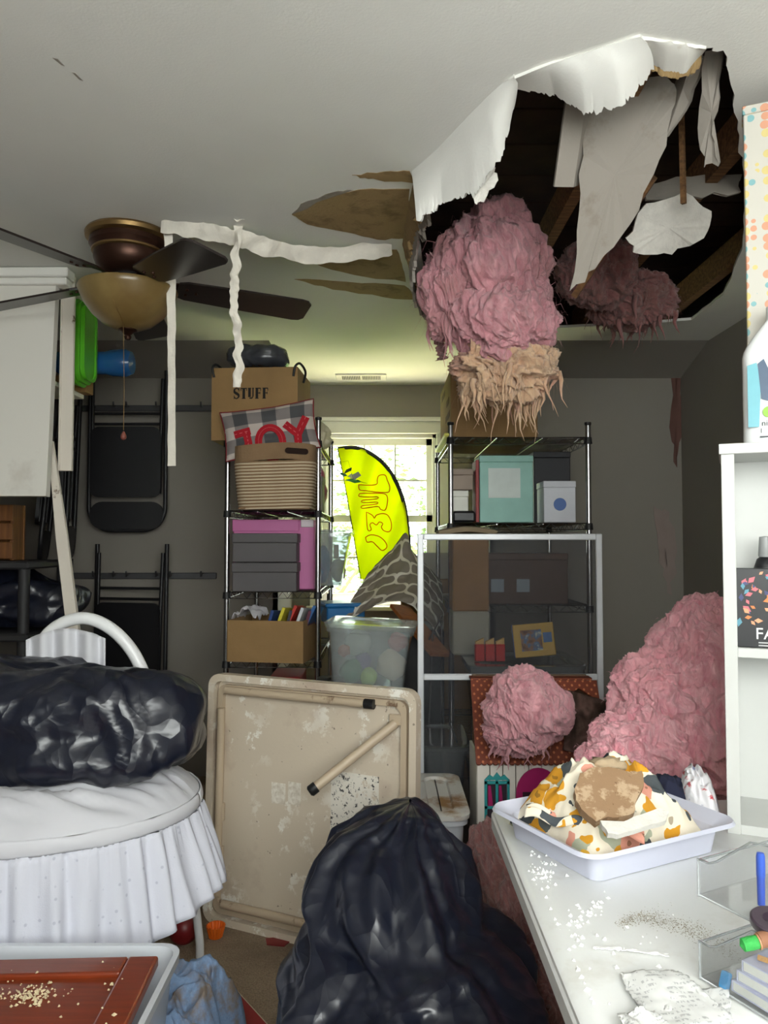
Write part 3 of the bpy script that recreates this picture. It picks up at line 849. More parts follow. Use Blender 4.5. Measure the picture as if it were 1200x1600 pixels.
for a, b in (((-.8, -.062, 0), (-.062, 0, .024)), ((-.062, -.56, 0), (0, 0, .024)), ((-.8, -.56, 0), (-.062, -.5, .024))):
    MB(Mb).box2(a, b, .005, seg=2).build('door_rail', m_cherry, bo)
def crumbs(name, n, fn, mt, smin, smax, seed, parent=None, label=None, cat='debris', sq=.6):
    r = random.Random(seed); mb = MB()
    for _ in range(n):
        p = fn(r); s = r.uniform(smin, smax)
        M = T(*p) @ RZ(r.uniform(0, 360)) @ RX(r.uniform(-20, 20))
        k = [V((r.uniform(.5, 1), 0, 0)), V((0, r.uniform(.5, 1), 0)), V((-r.uniform(.5, 1), 0, 0)), V((0, -r.uniform(.5, 1), 0)), V((0, 0, sq * 1.2)), V((0, 0, -sq * .4))]
        mb.add([q * s for q in k], [[0, 1, 4], [1, 2, 4], [2, 3, 4], [3, 0, 4], [1, 0, 5], [2, 1, 5], [3, 2, 5], [0, 3, 5]], M)
    return mb.build(name, mt, parent, label=label, cat=cat, kind='stuff')
m_crumb = mat('plaster_crumbs', (214, 196, 160), .95, var=.3, vs=60)
m_crumbw = mat('white_plaster_crumbs', (240, 240, 238), .95, var=.06, vs=60)
def onboard(r):
    if r.random() < .45: x, y = r.gauss(-.22, .03), r.gauss(-.12, .018)
    else: x, y = r.uniform(-.72, -.02), r.uniform(-.5, -.02)
    return Mb @ V((x, y, .026 if x > -.062 or y > -.062 else .016))
crumbs('plaster_crumbs', 260, onboard, m_crumb, .0015, .006, 3, None, 'tan plaster crumbs scattered on the cherry cabinet door', 'debris')

# ---- floor clutter
def denim_mat():
    t = NT('muddy_blue_denim')
    a = t.noise(9, 5, .65)
    c = t.mix(t.noise(180, 2), lin((92, 116, 150)), lin((124, 146, 176)))
    c = t.mix(t.ramp(a, [(.46, (0, 0, 0, 1)), (.60, (1, 1, 1, 1))]), c, lin((112, 100, 90)))
    c = t.mix(t.ramp(t.noise(7, 3, .5, vec=t.map(loc=(4, 1, 2))), [(.66, (0, 0, 0, 1)), (.7, (1, 1, 1, 1))]), c, lin((116, 50, 44)))
    t.color(c); t.set(Roughness=.95); t.bump(t.noise(60, 4), .4, .004); return t.m
m_denim = denim_mat()
tote('storage_tote', (-.60, 1.76, 0), (-.42, 2.02, .14), 'small frosted bin on the floor under the blue denim', m_frost)
def denim(u, v):
    x = lerp(-.64, -.375, u); y = lerp(1.68, 2.10, v)
    e = min(u, 1 - u, v, 1 - v)
    k = min(1, e * 4.5)
    z = .21 * (k ** .5) + .02 + .03 * v
    q = V((x * 9, y * 9, 0))
    z += .03 * noise.noise(q) + .03 * (1 - 2.4 * abs(noise.noise(q * 1.6 + V((3, 3, 3))))) + .012 * (1 - 2.4 * abs(noise.noise(q * 3.4))) + .006 * noise.noise(q * 8)
    x += .035 * noise.noise(V((v * 5, 1, u * 2))); y += .03 * noise.noise(V((u * 5, 7, v)))
    return V((x, y, max(z, .012)))
MB().sheet(denim, 90, 110, .005).build('denim_shirt', m_denim, None, 180, label='muddy light blue denim shirt heaped on the floor left of the big bag', cat='shirt')
m_red = mat('dark_red_rubber', (128, 26, 30), .4, var=.1)
c = PZ(287, 1474, 0)
MB().ico(4, lambda n: V((c.x, c.y, .052)) + n * .052).build('red_ball', m_red, None, 180, label='dark red ball on the carpet behind the bassinet leg', cat='ball')
m_or = mat('orange_silicone', (226, 104, 24), .45, var=.06)
c = PZ(337, 1464, 0)
prof = []
mb = MB()
n = 36
def cup(r0, r1, z0, z1):
    vs = []; fs = []
    L = [(r0, z0), (r1, z1), (r1 - .003, z1), (r0 - .003, z0 + .004)]
    for r, z in L:
        for j in range(n):
            a = 2 * math.pi * j / n; k = r * (1 + (.05 if j % 2 else -.02))
            vs.append((c.x + k * math.cos(a), c.y + k * math.sin(a), z))
    for i in range(3):
        for j in range(n): fs.append([i * n + j, i * n + (j + 1) % n, (i + 1) * n + (j + 1) % n, (i + 1) * n + j])
    fs.append(list(range(n))); fs.append([3 * n + j for j in range(n)])
    return vs, fs
MB().add(*cup(.022, .032, .001, .04)).build('orange_cup', m_or, None, 30, label='small orange ribbed cup on the carpet beside the beige table', cat='cup')
a, b = PZ(352, 1512, .04), PZ(428, 1594, .04)
Mx = frame((a.x, a.y, .004), (b.x - a.x, b.y - a.y, 0), (-.5, -.35, 0))
gb = thing('game_box', (a.x, a.y, 0), 'flat red and cream box lying open on the carpet beside the denim', 'box')
L = (b - a).length
MB(Mx).box2((0, 0, 0), (L, .2, -.004)).build('box_bottom', mat('red_board', (150, 34, 36), .6), gb)
mcr = mat('cream_board', (216, 204, 178), .8, var=.15)
for p, q in (((0, 0, -.045), (L, .004, -.004)), ((L - .004, .004, -.045), (L, .2, -.004)), ((0, .004, -.045), (.004, .2, -.004))): pass
MB(Mx).box2((0, -.006, .0), (L, -.001, .045)).build('box_wall', mcr, gb)
MB(Mx).box2((0, -.009, .043), (L, .0, .05)).build('box_edge', m_red, gb)
sp = PZ(432, 1472, .002)
MB().slab([sp + V((dx, dy, 0)) for dx, dy in ((-.03, -.02), (.03, -.03), (.05, .01), (.01, .03), (-.04, .02))], .003, (0, 0, 1)).build('red_scrap', m_red, None, label='small dark red scrap on the carpet below the beige table', cat='scrap')

# ---- beige folding table standing on edge
def beige_mat():
    t = NT('worn_beige_tabletop')
    c = lin((206, 192, 172))
    a = t.noise(12, 8, .72, vec=t.map((1, 1, 1)))
    big = t.noise(2.6, 3)
    m = t.math('MULTIPLY', t.ramp(a, [(.54, (0, 0, 0, 1)), (.57, (1, 1, 1, 1))]), t.ramp(big, [(.42, (0, 0, 0, 1)), (.56, (1, 1, 1, 1))]))
    c = t.mix(m, c, lin((238, 234, 224)))
    d = t.ramp(t.noise(3.4, 5, .6, vec=t.map(loc=(7, 2, 5))), [(.58, (0, 0, 0, 1)), (.72, (1, 1, 1, 1))])
    c = t.mix(t.math('MULTIPLY', d, .6), c, lin((162, 138, 122)))
    e = t.ramp(t.noise(46, 4, .6), [(.68, (0, 0, 0, 1)), (.71, (1, 1, 1, 1))])
    c = t.mix(t.math('MULTIPLY', e, .7), c, lin((96, 80, 66)))
    t.color(c); t.set(Roughness=.6); t.bump(t.noise(70, 3), .15, .003); return t.m
m_beige = beige_mat()
m_beige_p = speck('beige_painted_steel', (186, 168, 144), (120, 96, 76), .62, .68, 10, .45)
A, B = V((-.644, 2.81, 0)), V((.099, 2.47, 0))
Mt = frame(A, B - A, (0.0, .03, 1)); TL = (B - A).length; TH = .875
tb = thing('folding_table', (A + B) / 2, 'worn beige folding card table standing on edge, underside facing out', 'table')
MB(Mt).box2((.015, .015, -.028), (TL - .015, TH - .015, -.016), .002).build('table_panel', m_beige, tb)
rim = stadium(TL, TH, .045, 6); inn = stadium(TL - .05, TH - .05, .03, 6)
def ringprism(o, i, z0, z1, M):
    n = len(o); vs = [(p[0], p[1], z) for z in (z0, z1) for l in (o, i) for p in l]; fs = []
    for j in range(n):
        k = (j + 1) % n
        fs += [[j, k, n + k, n + j], [2 * n + j, 3 * n + j, 3 * n + k, 2 * n + k], [j, 2 * n + j, 2 * n + k, k], [n + j, n + k, 3 * n + k, 3 * n + j]]
    return MB(M).add(vs, fs)
ringprism(rim, inn, -.03, .012, Mt @ T(TL / 2, TH / 2, 0)).build('table_rim', m_beige, tb, 30)
i1 = stadium(TL - .075, TH - .075, .03, 6); i2 = stadium(TL - .115, TH - .115, .028, 6)
ringprism(i1, i2, -.018, .004, Mt @ T(TL / 2, TH / 2, 0)).build('inner_rail', m_beige_p, tb, 30)
# legs
q0, q1 = PL(400, 1076, Mt), PL(582, 1080, Mt)
M = Mt
yl = TH - .055
lg = MB(M).tube([(.08, yl, .012), (q1.x - .02, yl, .012)], .0145, 12).build('leg', m_beige_p, tb, 60)
MB(M).tube([(q1.x - .022, yl, .012), (q1.x + .012, yl, .012)], .0165, 12).build('foot_cap', m_blackpl, lg, 60)
h0 = Mt @ V((TL - .075, TH - .11, .006))
h1 = P(483, 1238, 2.42)
lg = MB().tube([h0, h0.lerp(h1, .93)], .0155, 12).build('leg', m_beige_p, tb, 60)
d = (h1 - h0)
MB().tube([h0.lerp(h1, .92), h0.lerp(h1, .985), h0.lerp(h1, 1.0)], [.018, .018, .012], 12).build('foot_cap', m_blackpl, lg, 60)
MB(Mt).box((TL - .075, TH - .1, -.002), (.05, .035, .012), .003).box((TL - .1, TH - .115, .0), (.012, .012, .02), .002).build('hinge_plate', m_beige_p, tb)
for s in (.3, .6): MB(Mt).tube([(.07, .06 + s * .5, .006), (.07, .12 + s * .5, .006)], .010, 8).build('leg_clip', m_beige_p, tb, 60)
MB(Mt).tube([(.085, .075, .012), (TL - .3, .075, .012)], .0145, 12).build('leg', m_beige_p, tb, 60)
MB(Mt).tube([(.06, .10, .012), (.06, TH - .12, .012)], .0145, 12).build('leg', m_beige_p, tb, 60)
def label_mat():
    t = NT('worn_paper_label')
    a = t.noise(70, 5, .7); b = t.noise(14, 6, .7)
    c = t.mix(t.ramp(a, [(.56, (0, 0, 0, 1)), (.6, (1, 1, 1, 1))]), lin((226, 220, 208)), lin((70, 68, 66)))
    c = t.mix(t.ramp(b, [(.56, (0, 0, 0, 1)), (.6, (1, 1, 1, 1))]), c, lin((206, 192, 172)))
    t.color(c); t.set(Roughness=.8); return t.m
ml = label_mat()
for x0, y0, x1, y1 in ((516, 1214, 592, 1312), (424, 1225, 446, 1254), (450, 1224, 470, 1256)):
    a, b = PL(x0, y1, Mt @ T(0, 0, -.0155)), PL(x1, y0, Mt @ T(0, 0, -.0155))
    MB(Mt).box2((a.x, a.y, -.0165), (b.x, b.y, -.0148)).build('sticker', ml if x1 - x0 > 40 else mat('faded_sticker', (232, 226, 214), .7, col2=(198, 186, 168), vs=60), tb)

# ================================================================== MIDDLE: RACKS AND DORMER
def wire_rack(name, x0, x1, y0, y1, top, shelves, label, mt):
    t = thing(name, ((x0 + x1) / 2, (y0 + y1) / 2, 0), label, 'rack')
    for x in (x0, x1):
        for y in (y0, y1):
            po = MB().tube([(x, y, 0), (x, y, top)], .0125, 12).build('post', mt, t, 60)
            MB().lathe([(.0125, 0), (.016, .004), (.016, .014), (0, .018)], (x, y, top - .004), 12).build('post_cap', m_blackpl, po, 40)
    for z in shelves:
        mb = MB()
        for dz in (0, -.03):
            mb.tube([(x0, y0, z + dz), (x1, y0, z + dz), (x1, y1, z + dz), (x0, y1, z + dz)], .003, 6, True)
        n = int((y1 - y0) / .03)
        for k in range(1, n): mb.tube([(x0, lerp(y0, y1, k / n), z), (x1, lerp(y0, y1, k / n), z)], .0017, 4)
        for k in (1, 2): mb.tube([(lerp(x0, x1, k / 3), y0, z - .005), (lerp(x0, x1, k / 3), y1, z - .005)], .003, 6)
        for (a, b) in (((x0, y0), (x1, y0)), ((x0, y1), (x1, y1)), ((x0, y0), (x0, y1)), ((x1, y0), (x1, y1))):
            m = 9; pp = [(lerp(a[0], b[0], k / (2 * m)), lerp(a[1], b[1], k / (2 * m)), z if k % 2 else z - .03) for k in range(2 * m + 1)]
            mb.tube(pp, .0018, 4)
        s = mb.build('wire_shelf', mt, t, 60)
        for x in (x0, x1):
            for y in (y0, y1): MB().lathe([(.014, -.02), (.02, -.018), (.017, .012), (.0135, .012)], (x, y, z - .012), 12).build('collar', m_blackpl, s, 40)
    return t
RX0, RX1, RY0, RY1 = -.735, -.309, 3.6, 4.45
wire_rack('wire_rack', RX0, RX1, RY0, RY1, 1.93, (.42, .80, 1.12, 1.50, 1.83), 'chromed wire rack packed with boxes left of the dormer window', m_chrome)

def open_box(name, M, w, d, h, mt, label, wall=.006, flaps=None, group=None):
    "open carton; local x width, y depth, z up, origin at the front-left bottom corner"
    t = thing(name, M @ V((w / 2, d / 2, 0)), label, 'box', group)
    MB(M).box2((0, 0, 0), (w, d, wall)).build('box_bottom', mt, t)
    for a, b, nm in (((0, 0, wall), (w, wall, h), 'box_wall'), ((0, d - wall, wall), (w, d, h), 'box_wall'), ((0, wall, wall), (wall, d - wall, h), 'box_wall'), ((w - wall, wall, wall), (w, d - wall, h), 'box_wall')):
        MB(M).box2(a, b).build(nm, mt, t)
    return t
# STUFF box: stencil serif lettering built from strokes
ox = P(330, 690, 3.62)
Ms = T(ox.x, 3.62, 1.834) @ RZ(-4)
SW = P(466, 690, 3.62).x - ox.x
sb = open_box('storage_carton', Ms, SW, .36, .345, m_card2, 'tan STUFF carton on top of the wire rack')
def stuff_letters():
    m = mat('black_stencil_ink', (24, 20, 18), .8, var=0)
    cx, cy, hh, pitch = SW * .46, .222, .052, .0345
    def R(mb, x, y, w, h): mb.box((x, -.0008, y), (w, .0014, h))
    for i, ch in enumerate('STUFF'):
        mb = MB(Ms @ T(cx + (i - 2) * pitch, 0, cy)); h = hh / 2
        if ch == 'T':
            R(mb, 0, 0, .0125, hh); R(mb, -.009, h - .0025, .012, .005); R(mb, .009, h - .0025, .012, .005); R(mb, -.0135, h - .008, .003, .012); R(mb, .0135, h - .008, .003, .012); R(mb, 0, -h + .0015, .018, .003)
        elif ch == 'U':
            R(mb, -.007, .004, .0125, hh - .008); R(mb, .010, .005, .006, hh - .010); R(mb, -.007, h - .0015, .016, .003); R(mb, .010, h - .0015, .010, .003); R(mb, 0, -h + .003, .013, .006); R(mb, .007, -h + .007, .005, .007)
        elif ch == 'F':
            R(mb, -.006, 0, .0125, hh); R(mb, .006, h - .0025, .011, .005); R(mb, .0115, h - .008, .003, .013); R(mb, .004, .001, .008, .004); R(mb, .0085, .001, .003, .012); R(mb, -.006, -h + .0015, .017, .003); R(mb, -.011, h - .0015, .006, .003)
        else:
            pts = [(.010, h - .010), (.006, h - .003), (-.002, h - .002), (-.010, h - .008), (-.009, .006), (0, 0), (.009, -.007), (.010, -h + .010), (.002, -h + .002), (-.006, -h + .003), (-.010, -h + .010)]
            wd = [.003, .005, .005, .008, .011, .013, .011, .008, .005, .005, .003]
            sp = spline([(a, b, w) for (a, b), w in zip(pts, wd)], 5)
            L = []; Rr = []
            for k in range(len(sp)):
                d = (sp[min(k + 1, len(sp) - 1)] - sp[max(k - 1, 0)]).to_2d().normalized(); n2 = V((-d.y, d.x)) * sp[k].z / 2
                L.append(sp[k].to_2d() + n2); Rr.append(sp[k].to_2d() - n2)
            for k in range(len(sp) - 1):
                q = [L[k], L[k + 1], Rr[k + 1], Rr[k]]
                mb.add([(p.x, -.0016, p.y) for p in q], [[0, 1, 2, 3]])
            R(mb, .0115, h - .008, .003, .016); R(mb, -.0115, -h + .008, .003, .016)
        mb.build('letter', m, sb)
stuff_letters()
for s, x in ((0, .012), (1, SW - .02)):
    MB(Ms).tube(spline([(x, -.002, .30), (x + (.01 if s else -.006), -.008, .345), (x + (.03 if s else .01), .01, .362), (x + (.045 if s else .03), .07, .335), (x + .03, .1, .29)], 6), .006, 8).build('rope_handle', m_blackpl, sb, 60)
m_wrap = clear('grey_plastic_wrap', (120, 122, 126), .75, (84, 86, 92), .12, .7)
c = P(402, 556, 3.78)
def bundle(n):
    p = V((n.x * .15, n.y * .10, n.z * .055)); s = (abs(n.x) ** 3 + abs(n.y) ** 3 + abs(n.z) ** 3) ** (-1 / 3)
    return V((c.x, 3.8, c.z - .005)) + p * s + n * film(p * 1.5, 1.6, .5)
MB().ico(5, bundle).build('wrapped_bundle', mat('grey_wrapped_textile', (70, 72, 78), .25, var=.2, vs=14), None, 180, label='dark grey plastic-wrapped bundle sticking out of the STUFF box', cat='bundle')
m_pale = mat('pale_cream_sack', (214, 206, 176), .8, var=.08)
c = P(490, 625, 3.85)
MB().ico(5, lambda n: V((-.345, 3.9, 1.895)) + V((n.x * .07 + .02 * n.z * n.x, n.y * .13, n.z * .062 + .02 * n.x * -1)) + n * film(n * .2, 2, .7)).build('cloth_sack', m_pale, None, 180, label='pale cream cloth sack slumped on the rack beside the STUFF box', cat='sack')

# woven basket
bx0, bx1 = P(367, 795, 3.53).x, P(493, 795, 3.53).x
def basket():
    t = thing('striped_basket', ((bx0 + bx1) / 2, 3.7, 1.503), 'tan striped rope basket on the wire rack under the pillow', 'basket')
    w, d = bx1 - bx0, .36; cx, cy = (bx0 + bx1) / 2, 3.465 + .18
    N = 30; z0, z1 = 1.505, 1.722
    m1, m2 = mat('tan_rope_weave', (140, 112, 82), .9, bump=.5, bs=120), mat('cream_rope_weave', (204, 186, 158), .9, bump=.5, bs=120)
    for k in range(N):
        u = (k + .5) / N; z = lerp(z0, z1, u); g = .88 + .12 * u ** .6
        ring = [(cx + p[0], cy + p[1], z + .004 * math.sin(p[0] * 9)) for p in stadium(w * g, d * g, .06, 5)]
        MB().tube(ring, (z1 - z0) / N * .58, 6, True).build('rope_coil', m1 if k % 2 else m2, t, 60)
    def bandf(u, v):
        st = stadium(w * (1 + .01 * v), d * (1 + .01 * v), .06, 5); n = len(st); s = u * n; i = int(s) % n; q = V(st[i]).lerp(V(st[(i + 1) % n]), s - int(s))
        return V((cx + q.x, cy + q.y, z1 + v * .075 + .008 * math.sin(q.x * 12 + 1)))
    MB().sheet(bandf, 96, 4, .006).build('top_band', m1, t, 40)
    MB().box2((cx - w * .44, cy - d * .44, z0 - .002), (cx + w * .44, cy + d * .44, z0 + .004)).build('basket_base', m1, t)
    a = P(466, 709, 3.52)
    MB(T(a.x, 3.458, z1 + .042) @ RY(4)).prism([(p[0], p[1]) for p in stadium(.105, .026, .012, 4)], -.003, .004, RX(90)).build('leather_handle', mat('dark_brown_leather', (40, 24, 17), .75, spec=.2), t, 40)
basket()

# plaid pillow with the red appliqué word
def plaid():
    t = NT('grey_white_plaid')
    s = t.n.new('ShaderNodeSeparateXYZ'); t.l.new(t.co('UV'), s.inputs[0])
    f = lambda o, k, ph: t.math('GREATER_THAN', t.math('FRACT', t.math('ADD', t.math('MULTIPLY', o, k), ph)), .5)
    a = t.math('MULTIPLY', t.math('ADD', f(s.outputs[0], 3.2, .1), f(s.outputs[1], 1.9, .3)), .5)
    t.color(t.ramp(a, [(.0, lin((196, 184, 176))), (.5, lin((132, 124, 122))), (1.0, lin((78, 78, 80)))]))
    t.set(Roughness=.95); t.bump(t.noise(300, 2), .3, .002); return t.m
Mp = frame(P(422, 672, 3.545), (1, .03, .155), (0, .12, 1))
pil = thing('plaid_pillow', Mp @ V((0, -.1, 0)), 'grey and white plaid JOY pillow tucked into the striped basket', 'pillow')
PW, PH = .44, .235
def pside(sg):
    def fn(u, v):
        x, y = (u - .5), (v - .5)
        e = max(0, (1 - (2 * abs(x)) ** 4)) * max(0, (1 - (2 * abs(y)) ** 4))
        k = 1 - .10 * (1 - abs(2 * x)) * abs(2 * y) if True else 1
        return V((x * PW * (1 - .06 * (1 - (2 * y) ** 2)), y * PH * (1 - .10 * (1 - (2 * x) ** 2)), sg * .045 * e ** .5 + .006 * noise.noise(V((u * 6, v * 6, sg)))))
    return fn
mb = MB(Mp).sheet(pside(1), 40, 26); mb.sheet(pside(-1), 40, 26); mb.build('cushion', plaid(), pil, 180)
m_pipe = mat('dark_red_piping', (120, 28, 36), .9)
mb = MB(Mp)
rimp = [pside(1)(u, v) for u, v in [(k / 20, 0) for k in range(20)] + [(1, k / 14) for k in range(14)] + [(1 - k / 20, 1) for k in range(20)] + [(0, 1 - k / 14) for k in range(14)]]
mb.tube(rimp, .004, 6, True).build('piping', m_pipe, pil, 60)
m_felt = mat('red_felt', (176, 26, 40), .95, bump=.4, bs=140)
m_stitch = mat('pink_stitching', (226, 120, 126), .9)
def ribbon(path, w):
    sp = [V(p) for p in path]; L = []; Rr = []
    for k in range(len(sp)):
        d = (sp[min(k + 1, len(sp) - 1)] - sp[max(k - 1, 0)]).normalized(); n2 = V((-d.y, d.x)) * w / 2
        L.append(sp[k] + n2); Rr.append(sp[k] - n2)
    return L, Rr
def psz(x, y):
    e = max(0, 1 - (2 * abs(x / PW)) ** 4) * max(0, 1 - (2 * abs(y / PH)) ** 4); return .045 * e ** .5 + .008
def applique(paths, w=.026):
    mb = MB(Mp); st = MB(Mp)
    for path in paths:
        path = [V(p) for p in path]
        dense = []
        for i in range(len(path) - 1):
            for j in range(6): dense.append(path[i].lerp(path[i + 1], j / 6))
        dense.append(path[-1])
        L, Rr = ribbon(dense, w)
        for k in range(len(dense) - 1):
            q = [L[k], L[k + 1], Rr[k + 1], Rr[k]]
            vs = [(p.x, p.y, psz(p.x, p.y)) for p in q] + [(p.x, p.y, psz(p.x, p.y) - .006) for p in q]
            mb.add(vs, [[0, 1, 2, 3], [7, 6, 5, 4], [0, 4, 5, 1], [1, 5, 6, 2], [2, 6, 7, 3], [3, 7, 4, 0]])
            if k % 2 == 0: st.tube([(dense[k].x, dense[k].y, psz(dense[k].x, dense[k].y) + .001), (dense[k + 1].x, dense[k + 1].y, psz(dense[k + 1].x, dense[k + 1].y) + .001)], .0012, 4)
    l = mb.build('letter', m_felt, pil); st.build('stitching', m_stitch, l)
applique([[(-.16, -.012), (-.085, -.004)], [(-.105, -.008), (-.100, -.06), (-.118, -.10)]], .034)
applique([[(.0 + .055 * math.cos(a * math.pi / 12), -.068 + .066 * math.sin(a * math.pi / 12)) for a in range(0, 25)]], .032)
applique([[(.075, .004), (.128, -.052), (.122, -.105)], [(.175, .026), (.128, -.052)]], .034)

# pink carton and two grey boxes on the 1.12 shelf
m_pink = mat('pink_cardboard', (196, 104, 160), .5, var=.08, vs=5)
pa, pb = P(361, 925, 3.68).x, P(490, 925, 3.68).x
pk = thing('pink_carton', ((pa + pb) / 2, 3.85, 1.123), 'glossy pink carton on the wire rack behind grey boxes', 'box')
MB().box2((pa, 3.72, 1.125), (pb, 4.05, 1.46), .004).build('box_body', m_pink, pk)
MB().box2((pa - .003, 3.712, 1.405), (pb - .075, 3.722, 1.462), .002).build('lid_flap', m_pink, pk)
MB().box2((pb - .066, 3.712, 1.425), (pb - .004, 3.7215, 1.462), .002).build('packing_tape', mat('clear_tape', (206, 190, 198), .3), pk)
for k, lab in ((0, 'lower dark grey lidded box in front of the pink carton'), (1, 'upper dark grey lidded box in front of the pink carton')):
    ga, gb = P(362, 900, 3.58).x, P(465 + k * 0, 900, 3.58).x
    z = 1.123 + k * .137
    g = thing('grey_box', ((ga + gb) / 2, 3.65, z), lab, 'box', 'grey boxes on the rack')
    md = mat('charcoal_board', (86, 82, 84), .6, var=.08)
    MB().box2((ga + .004, 3.575, z), (gb - .004, 3.70, z + .09), .003).build('box_body', md, g)
    MB().box2((ga, 3.570, z + .09), (gb, 3.704, z + .134), .003).build('lid', md, g)

# carton with picture books on the .80 shelf
o = P(352, 1026, 3.52)
Mk = T(o.x, 3.56, .803) @ RZ(-9)
bw = .36
open_box('book_carton', Mk, bw, .34, .19, m_card2, 'brown carton of picture books on the lower rack shelf')
cols = [(40, 70, 130), (220, 208, 60), (190, 50, 40), (60, 60, 70), (210, 210, 215), (30, 90, 150), (96, 40, 60)]
nm = ['blue', 'yellow', 'red', 'black', 'white', 'bright blue', 'maroon']
for k in range(7):
    x = .13 + k * .03
    M = Mk @ T(x, .06, .02) @ RY(14 + 5 * (k % 3)) @ RX(-6)
    b = thing('picture_book', M @ V((0, 0, 0)), nm[k] + ' picture book leaning in the brown rack carton', 'book', 'picture books in the rack carton')
    h = .22 + .02 * (k % 3)
    mc = mat('book_cover_' + nm[k].replace(' ', '_'), cols[k], .4)
    MB(M).box2((0, 0, .0), (.0015, .2, h)).box2((.013, 0, 0), (.0145, .2, h)).box2((0, -.001, 0), (.0145, .001, h)).build('cover', mc, b)
    MB(M).box2((.002, .002, .003), (.0125, .195, h - .004)).build('pages', mat('book_pages', (226, 220, 204), .9), b)
MB(Mk).sheet(lambda u, v: V((lerp(-.0, .12, u), .05 + .2 * v, .19 + .05 * math.sin(u * 3) + .03 * noise.noise(V((u * 5, v * 5, 0))))), 20, 20, .002).build('paper_sheet', mat('white_paper', (224, 220, 226), .8), None, 180, label='crumpled white paper on the brown rack carton', cat='paper')
a = P(425, 1050, 3.6)
MB().box2((a.x - .02, 3.62, .424), (a.x + .13, 3.9, .72), .004).build('red_carton', mat('red_card', (150, 40, 40), .6), None, label='red box on the bottom rack shelf behind the beige table', cat='box')
MB().box2((a.x - .22, 3.64, .424), (a.x - .04, 3.9, .66), .004).build('white_carton', mat('white_card', (196, 192, 186), .6), None, label='white box on the bottom rack shelf behind the beige table', cat='box')

# things at the window end of the rack
MB().ico(4, lambda n: V((-.385, 4.22, 1.655)) + V((n.x * .06, n.y * .12, n.z * .13)) + n * film(n * .2, 2, .8)).build('maroon_bag', mat('maroon_gift_bag', (120, 36, 70), .4, col2=(150, 70, 110), vs=14), None, 180, label='maroon bag on the rack near the window', cat='bag')
gx = thing('grey_carton', (-.38, 4.0, 1.50), 'grey carton on the rack behind the striped basket', 'box')
MB().box2((-.44, 3.92, 1.503), (-.315, 4.07, 1.66), .003).build('box_body', mat('mid_grey_card', (120, 116, 116), .6), gx)
MB().box2((-.444, 3.915, 1.66), (-.311, 4.075, 1.69), .003).build('lid', mat('mid_grey_card_lid', (128, 124, 122), .6), gx)
cb = tote('clear_bin', (-.395, 4.0, 1.124), (-.185, 4.4, 1.40), 'clear lidded bin overhanging the rack beside the yellow flag', m_tote, m_tote)
c = V((-.325, 4.12, 1.235))
MB().ico(4, lambda n: c + V((n.x * .035, n.y * .09, n.z * .10)) + n * .008 * noise.noise(n * 4)).build('blue_plush', mat('sky_blue_plush', (70, 150, 190), .9), None, 180, label='sky blue rounded toy inside the clear bin by the flag', cat='toy')
c = V((-.25, 4.2, 1.2))
MB().ico(4, lambda n: c + V((n.x * .04, n.y * .12, n.z * .06)) + n * .012 * noise.noise(n * 3)).build('cream_cloth', m_pale, None, 180, label='cream cloth bundle inside the clear bin by the flag', cat='cloth')
MB().box2((-.262, 3.992, 1.27), (-.235, 3.998, 1.34), .002).build('bin_latch', mat('grey_latch', (120, 124, 112), .5), cb)

# stacks behind the beige table
MB().box2((-.27, 3.9, 0), (.02, 4.3, .93), .004).build('moving_carton', m_card, None, label='tall cardboard carton behind the beige table under the blue bin', cat='box')
o = P(500, 975, 3.95)
Mb2 = T(-.29, 3.93, .935) @ RZ(16)
bb = thing('blue_bin', Mb2 @ V((.1, .1, 0)), 'bright blue plastic bin on the tall carton beside the trellis fabric', 'storage bin')
mbl = mat('bright_blue_plastic', (30, 110, 170), .35)
MB(Mb2).box2((0, 0, 0), (.2, .22, .085), .006).build('bin_body', mbl, bb)
MB(Mb2).box2((-.01, -.01, .085), (.21, .23, .105), .006).build('lid', mbl, bb)
MB().box2((.045, 3.72, 0), (.29, 4.15, .93), .01).build('storage_chest', mat('black_plastic_trunk', (24, 24, 27), .5), None, label='black storage chest under the trellis fabric', cat='chest')
a, b = P(612, 948, 3.85), P(655, 1000, 3.60)
Mpk = frame(a, b - a, (.2, 1, .3))
MB(Mpk).box2((-.02, 0, -.012), ((b - a).length + .12, .11, .006), .002).build('pine_plank', mat('orange_pine', (176, 104, 42), .5, col2=(146, 80, 30), aniso=(1, 14, 14), vs=5), None, label='orange pine plank sticking out under the trellis fabric', cat='plank')
# trellis fabric
def trellis():
    t = NT('grey_trellis_fabric')
    s = t.n.new('ShaderNodeSeparateXYZ'); t.l.new(t.co('UV'), s.inputs[0])
    def cs(o, k): return t.math('COSINE', t.math('MULTIPLY', o, k))
    u = t.math('MULTIPLY', s.outputs[0], 2 * math.pi * 2.0); v = t.math('MULTIPLY', s.outputs[1], 2 * math.pi * 1.35)
    a_, b_ = t.math('ADD', u, v), t.math('SUBTRACT', u, v)
    def fam(p, q): return t.math('LESS_THAN', t.math('ABSOLUTE', t.math('SINE', t.math('ADD', p, t.math('MULTIPLY', t.math('SINE', t.math('MULTIPLY', q, 2.0)), .42)))), .24)
    m = t.math('MAXIMUM', fam(a_, b_), fam(b_, a_))
    t.color(t.mix(m, lin((140, 131, 119)), lin((222, 216, 202))))
    t.set(Roughness=.95); t.bump(t.noise(260, 2), .3, .002); return t.m
